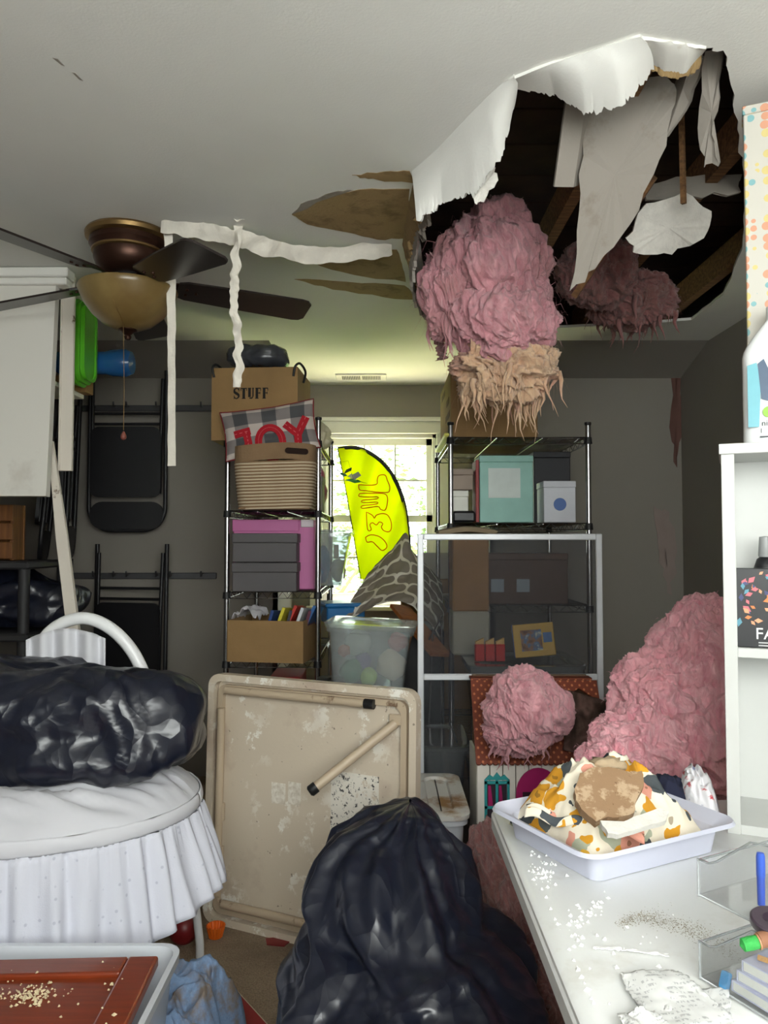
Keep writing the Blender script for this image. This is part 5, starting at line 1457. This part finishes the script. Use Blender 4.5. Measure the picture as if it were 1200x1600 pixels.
hang('drywall_chunk', [(1102, 80, 1.72), (1130, 78, 1.72), (1122, 140, 1.76), (1112, 210, 1.82), (1124, 255, 1.86), (1100, 262, 1.88), (1090, 200, 1.84)], m_drygrey, 'rightmost torn drywall strip hanging from the opening corner', .01, 10, amp=4)
hang('drywall_chunk', [(736, 292, 2.0), (752, 264, 1.98), (774, 262, 1.97), (776, 285, 1.98), (756, 316, 2.02), (742, 318, 2.02)], m_gypsum, 'small white drywall fragment at the lower end of the left flap', .012, 11, amp=3)
a, b = P(1064, 208, 2.1), P(1068, 318, 2.12)
MB().tube([a + V((0, 0, .35)), b], .009, 4).build('wood_lath', m_wood_raw, None, label='tan wood lath hanging down in the opening', cat='lath')
a, b = P(898, 462, 2.5), P(958, 372, 2.3)
MB().tube([a, b, b + (b - a) * .9], .014, 4).build('wood_lath', m_wood_raw, None, label='slanted tan lath poking out beside the pink insulation', cat='lath')
hang('torn_backing', [(1048, 585, 4.496), (1064, 590, 4.496), (1066, 680, 4.496), (1058, 730, 4.496), (1050, 690, 4.496)], mat('red_brown_paper', (110, 78, 70), .9), 'narrow red-brown paper strip hanging against the right wall', .003, 12, amp=4, cat='backing')
hang('torn_backing', [(1022, 790, 4.496), (1046, 800, 4.496), (1058, 860, 4.496), (1050, 930, 4.496), (1036, 900, 4.496), (1028, 850, 4.496)], mat('grey_pink_paper', (150, 134, 128), .9), 'grey-pink backing scrap hanging left of the white cubby', .003, 13, amp=5, cat='backing')

# ================================================================== FOREGROUND RIGHT
# ---- white folding table
m_ttop = speck('white_hdpe_top', (232, 233, 232), (214, 212, 206), .55, .7, 4, .38, ((190, 184, 172), .74), .06, 90)
TX0, TX1, TY0, TY1, TZ = .247, 1.12, .04, 1.86, .74
tw = thing('folding_table', ((TX0 + TX1) / 2, .95, 0), 'long white plastic folding table on the right', 'table')
c = ((TX0 + TX1) / 2, (TY0 + TY1) / 2)
W_, L_ = TX1 - TX0, TY1 - TY0
lv = [(TZ - .045, .012), (TZ - .045, 0), (TZ - .018, 0), (TZ - .014, .004), (TZ - .006, .004), (TZ, .012)]
vs = []; fs = []
for z, k in lv: vs += [(c[0] + p[0], c[1] + p[1], z) for p in stadium(W_ - 2 * k, L_ - 2 * k, .07 - k, 8)]
n = len(vs) // len(lv)
for i in range(len(lv) - 1):
    for j in range(n): fs.append([i * n + j, i * n + (j + 1) % n, (i + 1) * n + (j + 1) % n, (i + 1) * n + j])
fs.append(list(range(n))); fs.append([(len(lv) - 1) * n + j for j in range(n)])
MB().add(vs, fs).build('tabletop', m_ttop, tw, 40)
m_gsteel = mat('grey_table_steel', (120, 122, 126), .45, .5)
for y in (.25, 1.62):
    for x in (TX0 + .17, TX1 - .1): MB().tube([(x, y, TZ - .045), (x, y, .02)], .0135, 10).build('leg', m_gsteel, tw, 60)
    MB().tube([(TX0 + .17, y, .03), (TX1 - .1, y, .03)], .0125, 10).build('foot_bar', m_gsteel, tw, 60)
for x in (TX0 + .06, TX1 - .06): MB().box2((x - .012, .15, TZ - .062), (x + .012, 1.72, TZ - .0455), .002).build('side_rail', m_gsteel, tw)
r_ = []
def ontable(r):
    k = r.random()
    if k < .4: p = PZ(r.gauss(848, 14), r.gauss(1362, 16), TZ)
    elif k < .6: p = PZ(r.gauss(905, 14), r.gauss(1450, 18), TZ)
    elif k < .7: p = PZ(r.gauss(928, 8), r.gauss(1420, 8), TZ)
    else: p = PZ(r.uniform(800, 1060), r.uniform(1300, 1590), TZ)
    if p.x < TX0 + .02: p.x = TX0 + .03
    return V((p.x, p.y, TZ + .001))
crumbs('plaster_crumbs', 170, ontable, m_crumbw, .0012, .0062, 7, None, 'white plaster crumbs scattered on the white folding table', 'debris')
def streak(r):
    u = r.random(); q = [(968, 1444), (1000, 1432), (1030, 1437), (1070, 1450), (1100, 1462), (1150, 1490)]
    s = u * 5; i = min(int(s), 4); x = lerp(q[i][0], q[i + 1][0], s - i); y = lerp(q[i][1], q[i + 1][1], s - i)
    p = PZ(x + r.gauss(0, 4), y + r.gauss(0, 4 + 6 * u), TZ); return V((p.x, p.y, TZ + .0005))
crumbs('dirt_streak', 1500, streak, mat('grey_brown_dirt', (150, 138, 116), .95, var=.3, vs=80), .0004, .0015, 9, None, 'grey-brown dirt streak across the white folding table', 'debris', .35)

# ---- tray with floral fabric
m_tray = mat('lilac_white_plastic', (206, 208, 224), .35, var=.03)
f0, f1 = V((.379, 1.402, 0)), V((.656, 1.544, 0))
Mtr = frame((f0.x, f0.y, TZ + .001), f1 - f0, (-.5, .9, 0))
tl, td, th_ = (f1 - f0).length, .25, .06
def rr_ring(x0, y0, x1, y1, z, r): return [(p[0] + (x0 + x1) / 2, p[1] + (y0 + y1) / 2, z) for p in stadium(x1 - x0, y1 - y0, r, 5)]
lev = [rr_ring(0, 0, tl, td, 0, .02), rr_ring(-.008, -.008, tl + .008, td + .008, th_ * .7, .025), rr_ring(-.008, -.008, tl + .008, td + .008, th_ * .72, .025), rr_ring(-.04, -.03, tl + .04, td + .03, th_, .04), rr_ring(-.044, -.034, tl + .044, td + .034, th_ - .005, .042),
       rr_ring(-.04, -.03, tl + .04, td + .03, th_ + .002, .04), rr_ring(-.005, -.005, tl + .005, td + .005, th_ * .74, .025), rr_ring(.004, .004, tl - .004, td - .004, .005, .02)]
vs = []; fs = []
for l in lev: vs += l
n = len(lev[0])
for i in range(len(lev) - 1):
    for j in range(n): fs.append([i * n + j, i * n + (j + 1) % n, (i + 1) * n + (j + 1) % n, (i + 1) * n + j])
fs.append(list(range(n))); fs.append([(len(lev) - 1) * n + j for j in range(n)])
MB(Mtr).add(vs, fs).build('plastic_tray', m_tray, None, 35, label='white plastic tray holding floral fabric on the white table', cat='tray')
def floral():
    t = NT('yellow_grey_floral_print')
    v = t.n.new('ShaderNodeTexVoronoi'); v.inputs['Scale'].default_value = 24
    w = t.n.new('ShaderNodeTexNoise'); w.inputs['Scale'].default_value = 22; t.l.new(t.co(), w.inputs['Vector'])
    ad = t.n.new('ShaderNodeMix'); ad.data_type = 'VECTOR'; ad.inputs[0].default_value = .045
    t.l.new(t.co(), ad.inputs[4]); t.l.new(w.outputs['Color'], ad.inputs[5])
    t.l.new(ad.outputs[1], v.inputs['Vector'])
    sepc = t.n.new('ShaderNodeSeparateColor'); t.l.new(v.outputs['Color'], sepc.inputs[0])
    disc = t.math('LESS_THAN', v.outputs['Distance'], .6)
    core = t.math('LESS_THAN', v.outputs['Distance'], .17)
    c = t.ramp(sepc.outputs[0], [(.0, lin((212, 150, 36))), (.34, lin((226, 176, 60))), (.38, lin((70, 76, 80))), (.64, lin((92, 98, 96))), (.70, lin((168, 172, 150))), (.82, lin((216, 150, 130))), (.9, lin((236, 226, 204)))])
    for e in t.n:
        if e.type == 'VALTORGB' : e.color_ramp.interpolation = 'CONSTANT'
    c = t.mix(disc, lin((234, 224, 204)), c)
    c = t.mix(t.math('MULTIPLY', core, .6), c, lin((96, 66, 24)))
    t.color(c); t.set(Roughness=.9); t.bump(t.noise(200, 2), .3, .002); return t.m
m_floral = floral()
def fabric(u, v):
    x = lerp(.02, tl + .005, u); y = lerp(.022, td + .03, v)
    e = max(0, 1 - abs(2 * u - 1) ** 2.6) * max(0, 1 - abs(2 * v - 1) ** 2.6)
    q = V((x * 14, y * 14, 2))
    z = .012 + .10 * e ** .5 + .036 * (1 - 2.4 * abs(noise.noise(q * .9))) * e + .016 * (1 - 2.4 * abs(noise.noise(q * 2.1))) * e + .02 * v * e
    x += .012 * noise.noise(q * .9 + V((4, 4, 4))); y += .012 * noise.noise(q * .9 + V((8, 1, 4)))
    return V((x, y, z))
MB(Mtr).sheet(fabric, 90, 70, .004).build('floral_fabric', m_floral, None, 180, label='yellow and grey floral fabric bundled in the white tray', cat='fabric')
def folds(u, v):
    x = lerp(-.02, .10, u); y = lerp(.18, -.02, u)
    return V((x + .03 * v, y + .03 * v, .062 + .018 * math.sin(v * 9) * .5 + .012 * math.sin(v * 3.1) + .006 * math.sin(u * 17)))
MB(Mtr).sheet(folds, 50, 20, .004).build('floral_fold', m_floral, None, 180, label='rolled edge of floral fabric along the left side of the tray', cat='fabric')
q = [(898, 1232), (906, 1208), (928, 1198), (960, 1200), (985, 1206), (1003, 1204), (1006, 1228), (994, 1252), (990, 1270), (970, 1276), (950, 1276), (932, 1284), (915, 1270), (900, 1250)]
Ym = lambda y: 1.505 - (y - 1240) * .0011
m_brownp = speck('torn_brown_paper_face', (148, 118, 88), (184, 158, 128), .49, .55, 20, .9, ((120, 92, 66), .66), .4, 70)
MB().slab([P(x, y, Ym(y)) for x, y in [(p.x, p.y) for p in jag([V((a, b, 0)) for a, b in q], 3, 1.5, 5)]], .02, (0, 1, -.3)).build('drywall_piece', m_brownp, None, label='brown-papered drywall piece lying on the floral fabric', cat='drywall piece')
q = [(938, 1282), (965, 1288), (990, 1276), (1030, 1262), (1046, 1268), (1040, 1282), (1005, 1292), (965, 1304), (950, 1302)]
MB().slab([P(x, y, 1.415 - (y - 1280) * .0012) for x, y in [(p.x, p.y) for p in jag([V((a, b, 0)) for a, b in q], 3, 1.5, 6)]], .012, (0, 1, -.5)).build('plaster_piece', m_gypsum, None, label='white plaster fragment at the front of the tray', cat='plaster')
c = P(950, 1186, 1.6)
MB(T(c.x, c.y, c.z - .012)).ico(3, lambda n: V((n.x * .035, n.y * .025, n.z * .015)) * (1 + .5 * noise.noise(n * 3))).build('debris_clump', mat('tan_plaster_clump', (186, 164, 134), .95, bump=.5, bs=60), None, 180, label='tan debris clump on top of the floral fabric', cat='debris')
# ---- clothes between tray and cubby
def flor2():
    t = NT('red_blue_flecked_white_cotton')
    a = t.noise(26, 4, .6)
    t.color(t.ramp(a, [(.36, lin((90, 104, 150))), (.41, lin((222, 220, 224))), (.6, lin((222, 220, 224))), (.66, lin((190, 70, 80)))])); t.set(Roughness=.9); return t.m
def heap(name, cx, cy, rx, ry, h, mt, label, seed, z0=TZ, rot=0):
    def fn(u, v):
        a = u * 2 * math.pi; r = v
        q = V((math.cos(a) * r * 2.2, math.sin(a) * r * 2.2, seed))
        k = 1 + .18 * noise.noise(V((math.cos(a) * 1.5, math.sin(a) * 1.5, seed)))
        z = h * max(0, 1 - r ** 3) * (1 + .3 * noise.noise(q * .6)) + .14 * h * (1 - 2 * abs(noise.noise(q * 1.8))) * (1 - r ** 4)
        return V((cx + rx * r * k * math.cos(a), cy + ry * r * k * math.sin(a), z0 + .003 + max(0, z)))
    return MB().sheet(fn, 90, 24).build(name, mt, None, 180, label=label, cat='clothes', fix=False)
heap('folded_clothes', .645, 1.775, .06, .07, .07, mat('navy_cotton', (26, 30, 54), .9), 'navy garment crumpled behind the right end of the tray', 3)
heap('folded_clothes', .70, 1.745, .045, .085, .085, flor2(), 'white cotton garment with red and blue flecks beside the cubby', 5)

# ---- white cubby on the table with its boxes (its left side runs along the line of sight)
m_mel = mat('white_melamine', (198, 199, 196), .45, var=.03)
MC = T(.722, 1.64, 0) @ RZ(-24)
HW, HD = .30, .21
HZ1 = P(1122, 694, 1.64).z; HS = P(1140, 1012, 1.635).z
hu = thing('white_cubby', MC @ V((HW / 2, HD / 2, TZ)), 'white melamine cubby shelf standing on the far right of the table', 'shelf')
MB(MC).box2((0, 0, TZ), (.026, HD, HZ1 - .022), .001).build('side_panel', m_mel, hu)
MB(MC).box2((HW - .026, 0, TZ), (HW, HD, HZ1 - .022), .001).build('side_panel', m_mel, hu)
MB(MC).box2((-.004, -.004, HZ1 - .022), (HW + .004, HD, HZ1), .001).build('top_panel', m_mel, hu)
MB(MC).box2((.026, .004, HS - .02), (HW - .026, HD - .006, HS), .001).build('shelf_board', m_mel, hu)
MB(MC).box2((.026, HD - .006, TZ), (HW - .026, HD, HZ1 - .022)).build('back_panel', m_mel, hu)
MB(MC).box2((.026, .004, TZ), (HW - .026, HD - .006, TZ + .02), .001).build('bottom_panel', m_mel, hu)
def PM(px, py, yl):
    "point on the plane y = yl of the cubby frame"
    M2 = MC @ T(0, yl, 0) @ RX(90)
    q = PL(px, py, M2); return V((q.x, yl, q.y))
q0 = PM(1143, 1000, .02); fx0 = q0.x
fb = thing('pencil_box', MC @ V((fx0 + .07, .04, HS)), 'black box with bright leaf print and FA lettering in the cubby', 'box')
bz0, bz1 = HS + .001, PM(1150, 888, .02).z
m_bk = mat('black_card', (24, 24, 28), .4, var=.05)
MB(MC).box2((fx0, .02, bz0), (fx0 + .15, .06, bz1), .001).build('box_body', m_bk, fb)
MB(MC).box2((fx0 + .001, .0185, bz0 + .012), (fx0 + .009, .0198, bz0 + .068), 0).build('barcode_strip', mat('silver_label', (170, 172, 172), .5), fb)
MB(MC @ frame((PM(1196, 1000, .02).x, .019, bz0 + .028), (1, 0, 0), (0, 0, 1))).text('FA', .034, .0006, T(.0, 0, 0)).build('lettering', mat('white_ink', (236, 236, 236), .6, var=0), fb)
for k in range(2): MB(MC).box2((fx0 + .052, .0185, bz0 + .003 + k * .006), (fx0 + .11, .0195, bz0 + .0055 + k * .006)).build('small_print', mat('grey_ink', (190, 190, 190), .6, var=0), fb)
lc = [((92, 150, 170), 'teal'), ((224, 130, 70), 'orange'), ((214, 110, 120), 'coral'), ((60, 66, 110), 'indigo'), ((236, 160, 120), 'peach')]
lm = {n_: mat('leaf_print_' + n_, c_, .5, var=.1) for c_, n_ in lc}
rr = random.Random(21)
for k in range(54):
    x = fx0 + .014 + rr.random() * .13; z = bz0 + .052 + rr.random() * (bz1 - bz0 - .064)
    a = rr.uniform(0, 360); s = rr.uniform(.010, .020)
    M = MC @ T(x, .0192 - k * .00002, z) @ RX(90) @ RZ(a)
    MB(M).prism([(0, 0), (s * .45, s * .3), (s, 0), (s * .45, -s * .3)], 0, .0005).build('leaf_print', lm[lc[k % 5][1]], fb)
bq = PM(1196, 870, .13)
bp = MC @ V((bq.x, .13, HS))
bt = thing('paint_bottle', bp, 'black paint bottle with grey cap behind the leaf print box', 'bottle')
MB(T(*bp)).lathe([(.0, .001), (.024, .001), (.026, .006), (.026, .16), (.018, .185), (.012, .19), (0, .19)], n=28).build('bottle_body', m_bk, bt, 40)
MB(T(*bp)).lathe([(.014, .19), (.015, .194), (.012, .235), (0, .237)], n=24).build('cap', mat('grey_cap', (150, 152, 152), .4), bt, 40)
MB(T(*bp)).lathe([(.0262, .12), (.0265, .12), (.0265, .135), (.0262, .135)], n=28).build('label_band', mat('pink_band', (214, 120, 140), .5), bt, 40)
# on top of the cubby
def detergent():
    q = PM(1160, 600, .06)
    cx, cy = q.x + .075, .06
    H = PM(1176, 505, .06).z - HZ1
    t = thing('detergent_bottle', MC @ V((cx, cy, HZ1)), 'white bottle with teal and navy label on top of the cubby', 'bottle')
    mwh = mat('glossy_white_bottle', (232, 234, 234), .25, var=.02)
    def body(u, v):
        a = u * 2 * math.pi; z = v * H
        w = .075 * (1 if v < .72 else lerp(1, .34, ((v - .72) / .28) ** 1.3)); d = .042 * (1 if v < .72 else lerp(1, .45, (v - .72) / .28))
        cs, sn = math.cos(a), math.sin(a)
        k = (abs(cs) ** 3.2 + abs(sn) ** 3.2) ** (-1 / 3.2)
        return V((cx + w * k * cs, cy + d * k * sn, HZ1 + .001 + z))
    MB(MC).sheet(body, 48, 24).build('bottle_body', mwh, t, 180)
    MB(MC).lathe([(.0, 0), (.026, 0), (.026, .03), (.02, .034), (0, .034)], (cx, cy, HZ1 + H), 24).build('cap', mwh, t, 40)
    Ml = MC @ frame((cx, cy - .0425, HZ1), (1, 0, 0), (0, 0, 1))
    MB(Ml).prism([(-.066, .035), (-.045, .035), (-.04, H * .5), (-.048, H * .64), (-.066, H * .62)], 0, .0012).build('teal_label', mat('teal_label', (96, 170, 184), .4), t)
    MB(Ml).prism([(-.040, .095), (-.010, .082), (-.018, .14), (-.034, .18), (-.046, .17)], 0, .0016).build('navy_drop', mat('navy_label', (46, 74, 104), .4), t)
    MB(Ml).prism([(-.026 + .012 * math.cos(k * .4), .066 + .012 * math.sin(k * .4)) for k in range(16)], .0012, .002).build('lime_print', mat('lime_print', (140, 190, 60), .5), t)
    MB(Ml).text('niti.', .017, .0004, T(-.028, .042, .001)).build('lettering', mat('dark_ink', (40, 44, 52), .6, var=0), t)
    MB(Ml).text('l', .014, .0004, T(-.041, .026, .001)).build('lettering', mat('dark_ink2', (40, 44, 52), .6, var=0), t)
    MB(Ml).box2((-.044, .012, .0), (-.018, .015, .001)).build('small_print', mat('dark_ink3', (60, 64, 72), .6, var=0), t)
detergent()
def confetti():
    t = NT('confetti_dot_print')
    v = t.n.new('ShaderNodeTexVoronoi'); v.inputs['Scale'].default_value = 46; v.inputs['Randomness'].default_value = .35
    t.l.new(t.co(), v.inputs['Vector'])
    s = t.n.new('ShaderNodeSeparateColor'); t.l.new(v.outputs['Color'], s.inputs[0])
    c = t.ramp(s.outputs[0], [(0, lin((124, 172, 176))), (.3, lin((208, 150, 120))), (.55, lin((208, 190, 124))), (.78, lin((196, 192, 182)))])
    for e in t.n:
        if e.type == 'VALTORGB': e.color_ramp.interpolation = 'CONSTANT'
    t.color(t.mix(t.math('LESS_THAN', v.outputs['Distance'], .45), lin((196, 192, 182)), c)); t.set(Roughness=.5); return t.m
q = PM(1167, 480, .13); zt = PM(1168, 165, .13).z
cf = thing('patterned_box', MC @ V((q.x + .07, .16, HZ1)), 'tall white box with pastel dot print on the cubby top', 'box')
MB(MC).box2((q.x, .13, HZ1 + .001), (q.x + .15, .19, zt - .02), .002).build('box_body', confetti(), cf)
MB(MC).box2((q.x - .002, .128, zt - .02), (q.x + .152, .192, zt), .002).build('lid', confetti(), cf)

# ---- acrylic organiser bins
Fo = V((.441, 1.097, 0)); ud = V((.45, -.89, 0)).normalized(); vd = V((.89, .45, 0)).normalized()
def organiser(z, label):
    M = frame((Fo.x, Fo.y, z), ud, vd)          # local x toward the camera, y to the right, z down: flip
    M = Matrix(((ud.x, vd.x, 0, Fo.x), (ud.y, vd.y, 0, Fo.y), (0, 0, 1, z), (0, 0, 0, 1)))
    t = thing('acrylic_bin', M @ V((.14, .1, 0)), label, 'organiser', 'acrylic bins on the table')
    w, d, h, lip, e = .29, .21, .108, .052, .003
    side = [(0, 0), (w, 0), (w, h), (.11, h), (.085, h - .005), (.03, lip + .006), (.018, lip), (0, lip)]
    S = Matrix(((1, 0, 0, 0), (0, 0, -1, 0), (0, 1, 0, 0), (0, 0, 0, 1)))
    for y in (e, d): MB(M @ T(0, y, 0) @ S).prism(side, 0, e).build('side_panel', m_acryl, t)
    MB(M).box2((0, e, 0), (w, d - e, e)).build('base', m_acryl, t)
    MB(M).box2((0, e, e), (e, d - e, lip), .001).build('front_lip', m_acryl, t)
    MB(M).box2((w - e, e, e), (w, d - e, h), .001).build('back_panel', m_acryl, t)
    for y in (.0, d):
        pts = [(0, y, .002), (w, y, .002), (w, y, h), (.11, y, h), (.085, y, h - .005), (.03, y, lip + .006), (.018, y, lip), (.003, y, lip), (0, y, lip - .003)]
        MB(M).tube(pts, .0016, 6, True).build('polished_edge', m_acryl_e, t, 60)
    MB(M).tube([(0, 0, lip - .002), (0, d, lip - .002)], .0018, 6).build('polished_edge', m_acryl_e, t, 60)
    MB(M).tube([(0, 0, .0), (0, 0, lip)], .0018, 6).build('polished_edge', m_acryl_e, t, 60)
    return M
m_acryl_e = clear('acrylic_edge', (190, 194, 196), .35, (226, 230, 232), .05, .9)
Mlo = organiser(TZ + .002, 'lower clear acrylic bin of books and pencils on the table')
Mup = organiser(TZ + .115, 'upper clear acrylic bin of craft supplies stacked on the other')
# contents, upper bin
q = Mup @ V((.10, .10, .004))
bm_ = thing('blue_marker', q, 'blue marker standing in the upper acrylic bin', 'marker')
mbu = mat('marker_blue', (40, 84, 200), .35)
pm = P(1189, 1383, 1.06)
MB(T(pm.x, pm.y, 0)).lathe([(.0, TZ + .12), (.0048, TZ + .12), (.0052, TZ + .15), (.0052, pm.z + .012), (0, pm.z + .012)], n=16).build('barrel', mbu, bm_, 40)
MB(T(pm.x, pm.y, pm.z + .012)).lathe([(.0058, 0), (.0058, .026), (.0045, .031), (0, .032)], n=16).build('cap', mat('marker_blue_cap', (46, 96, 214), .3), bm_, 40)
q = P(1192, 1432, .96)
MB(T(q.x + .012, q.y, q.z - .008) @ RX(12)).lathe([(.012, -.006), (.024, -.006), (.026, -.003), (.026, .004), (.024, .006), (.012, .006), (.012, -.006)], n=36).build('tape_roll', mat('dark_plum_tape', (64, 52, 62), .3), None, 40, label='dark plum roll of tape in the upper acrylic bin', cat='tape roll')
q = P(1172, 1474, .94)
sp = thing('thread_spool', q, 'green thread spool in the acrylic bins', 'spool')
Mq = T(q.x, q.y, q.z) @ RY(78)
MB(Mq).lathe([(0, -.013), (.0075, -.009), (.008, 0), (.0075, .009), (0, .009)], n=20).build('thread', mat('green_thread', (50, 160, 70), .7, bump=.4, bs=300), sp, 40)
MB(Mq).lathe([(0, .009), (.009, .009), (.009, .011), (0, .011)], n=20).build('spool_end', mat('tan_spool', (170, 120, 84), .5), sp, 40)
MB(Mq @ T(0, .002, .026)).lathe([(0, -.014), (.009, -.014), (.0095, .014), (0, .014)], n=20).build('cork_reel', mat('brown_cork', (140, 96, 70), .8), None, 40, label='brown reel lying beside the green spool', cat='reel')
# contents, lower bin
mp = mat('white_lilac_cover', (226, 226, 238), .5, col2=(170, 172, 210), vs=12)
for k, (zz, lab) in enumerate(((.005, 'bottom lilac and white booklet in the lower acrylic bin'), (.020, 'middle lilac and white booklet in the lower acrylic bin'), (.035, 'top white printed booklet in the lower acrylic bin'))):
    M = Mlo @ T(.045 + .006 * k, .008 + .003 * k, zz) @ RZ(2 * k - 1)
    b = thing('booklet', M @ V((.08, .06, 0)), lab, 'booklet', 'booklets in the lower bin')
    MB(M).box2((0, 0, 0), (.19, .15, .001)).box2((0, 0, .013), (.19, .15, .0145)).box2((0, 0, 0), (.001, .15, .0145)).build('cover', mp, b)
    MB(M).box2((.002, .001, .0012), (.188, .148, .0128)).build('pages', mat('booklet_pages', (232, 230, 222), .9), b)
M = Mlo @ T(.07, .03, .055) @ RZ(20)
pc = thing('pencil', M @ V((0, 0, 0)), 'orange wooden pencil on the booklets in the lower bin', 'pencil')
MB(M @ RY(90)).lathe([(0, 0), (.0038, 0), (.0038, .13), (.0036, .13)], n=6).build('barrel', mat('orange_pencil', (222, 160, 80), .5), pc)
MB(M @ RY(90)).lathe([(.0037, .13), (.0012, .145), (0, .15)], n=6).build('point', mat('pencil_wood', (206, 176, 130), .7), pc)
M = Mlo @ T(.035, .012, .012)
MB(M).prism(stadium(.012, .022, .003, 4), 0, .007, RX(70)).build('blue_eraser', mat('sky_blue_rubber', (70, 150, 206), .6), None, 40, label='small light blue eraser at the corner of the lower acrylic bin', cat='eraser')

# ---- torn paper on the table
def print_mat():
    t = NT('printed_white_paper')
    s = t.n.new('ShaderNodeSeparateXYZ'); t.l.new(t.co('UV'), s.inputs[0])
    ln = t.math('GREATER_THAN', t.math('FRACT', t.math('MULTIPLY', s.outputs[1], 13)), .5)
    wd = t.math('GREATER_THAN', t.noise(26, 3, .6, vec=t.map((1, .5, 1), src=t.co('UV'))), .52)
    blk = t.math('GREATER_THAN', t.noise(3, 2, vec=t.co('UV')), .47)
    m = t.math('MULTIPLY', t.math('MULTIPLY', ln, wd), t.math('MULTIPLY', blk, .45))
    t.color(t.mix(m, lin((216, 216, 214)), lin((110, 112, 116)))); t.set(Roughness=.85); return t.m
m_print = print_mat()
def torn(pts, label, seed, lift=.012):
    a, b, c_, d = [PZ(x, y, TZ + .002) for x, y in pts]
    def fn(u, v):
        p = a.lerp(b, u).lerp(d.lerp(c_, u), v)
        q = V((u * 4, v * 4, seed))
        e = min(u, 1 - u, v, 1 - v)
        j = .006 * noise.noise(V((u * 14, v * 14, seed))) * (1 if e < .06 else 0)
        p.x += j; p.y += j * .7
        p.z = TZ + .003 + lift * (.5 + .5 * noise.noise(q * .6)) + .0015 * noise.noise(q * 2)
        return p
    MB().sheet(fn, 40, 40, .0006).build('torn_paper', m_print, None, 180, label=label, cat='paper')
torn([(968, 1528), (1060, 1522), (1150, 1600), (1020, 1625)], 'torn printed paper curling at the front of the white table', 3)
torn([(1040, 1556), (1138, 1546), (1150, 1660), (1030, 1660)], 'smaller printed paper overlapping beside the acrylic bin', 5, .006)
torn([(965, 1598), (1020, 1590), (1080, 1640), (990, 1660)], 'crumpled paper scrap at the bottom frame edge of the table', 7, .02)
strip('paper_sliver', [PZ(926, 1480, TZ + .004), PZ(965, 1482, TZ + .004), PZ(985, 1484, TZ + .005), PZ(1045, 1492, TZ + .004)], .006, mat('white_sliver', (244, 244, 242), .8), 'thin white paper sliver lying across the white table', 4, .002, .0012, cat='paper', flat=(0, 1, 0))

# ---- big black garbage bag in the middle
secs = [(1251, 638, 644, 2.03, .015), (1258, 612, 660, 2.02, .06), (1275, 580, 676, 2.0, .10), (1305, 525, 694, 1.97, .14), (1345, 502, 716, 1.94, .17), (1390, 492, 736, 1.90, .19), (1428, 505, 738, 1.86, .20),
        (1450, 506, 770, 1.82, .21), (1480, 490, 815, 1.78, .23), (1515, 470, 842, 1.74, .25), (1560, 443, 846, 1.70, .27), (1600, 428, 842, 1.67, .28)]
S = []
for y, l, r, Y, ry in secs:
    a, b = P(l, y, Y), P(r, y, Y); S.append(V(((a.x + b.x) / 2, Y, a.z, (b.x - a.x) / 2)).to_4d() if False else (a.x / 2 + b.x / 2, Y, a.z, (b.x - a.x) / 2, ry))
S.append((.06, 1.66, .25, .30, .28)); S.append((.06, 1.66, .10, .30, .28)); S.append((.06, 1.66, .012, .27, .25)); S.append((.06, 1.66, .004, .05, .05))
S = [S[0]] + S[1:]
def bagf(u, v):
    s = v * (len(S) - 1); i = min(int(s), len(S) - 2); t = s - i
    A, B_ = S[i], S[i + 1]
    A0, B1 = S[max(i - 1, 0)], S[min(i + 2, len(S) - 1)]
    q = [.5 * ((2 * b) + (c - a) * t + (2 * a - 5 * b + 4 * c - d) * t * t + (3 * b - a - 3 * c + d) * t ** 3) for a, b, c, d in zip(A0, A, B_, B1)]
    a = u * 2 * math.pi; cs, sn = math.cos(a), math.sin(a)
    k = (abs(cs) ** 2.4 + abs(sn) ** 2.4) ** (-1 / 2.4)
    p = V((q[0] + max(q[3], .004) * k * cs, q[1] + max(q[4], .004) * k * sn, q[2]))
    n = V((cs, sn, .25)).normalized()
    pleat = .020 * math.sin(a * 9 + 4 * noise.noise(V((cs * 2, sn * 2, v * 3)))) * min(1, v * 4) * (1 - v * .4)
    am = min(1, max(q[3], q[4]) / .1)
    p += n * (film(V((p.x, p.y, p.z)) + V((3, 1, 7)), 1.0, 1.2 * am) - .006 * am + pleat * am + .03 * am * noise.noise(p * 3.3 + V((5, 5, 5))))
    # a hanging fold running down the middle front
    f = math.exp(-((a - 4.62 - .25 * (v - .5)) / .13) ** 2) * am
    p += n * .03 * f * (1 - v)
    p.z = max(p.z, .003)
    return p
MB().sheet(bagf, 300, 220).build('garbage_bag', m_bag, None, 180, label='large crumpled black garbage bag standing in the middle foreground', cat='garbage bag', fix=True)
# scraps on the floor at the right of the bag
a = PZ(870, 1575, .03)
heap('fallen_cloth', a.x, a.y + .05, .11, .10, .10, mat('stained_cream_cloth', (176, 160, 136), .95, col2=(140, 90, 84), vs=12), 'stained cream cloth on the floor under the white table edge', 9, z0=0)
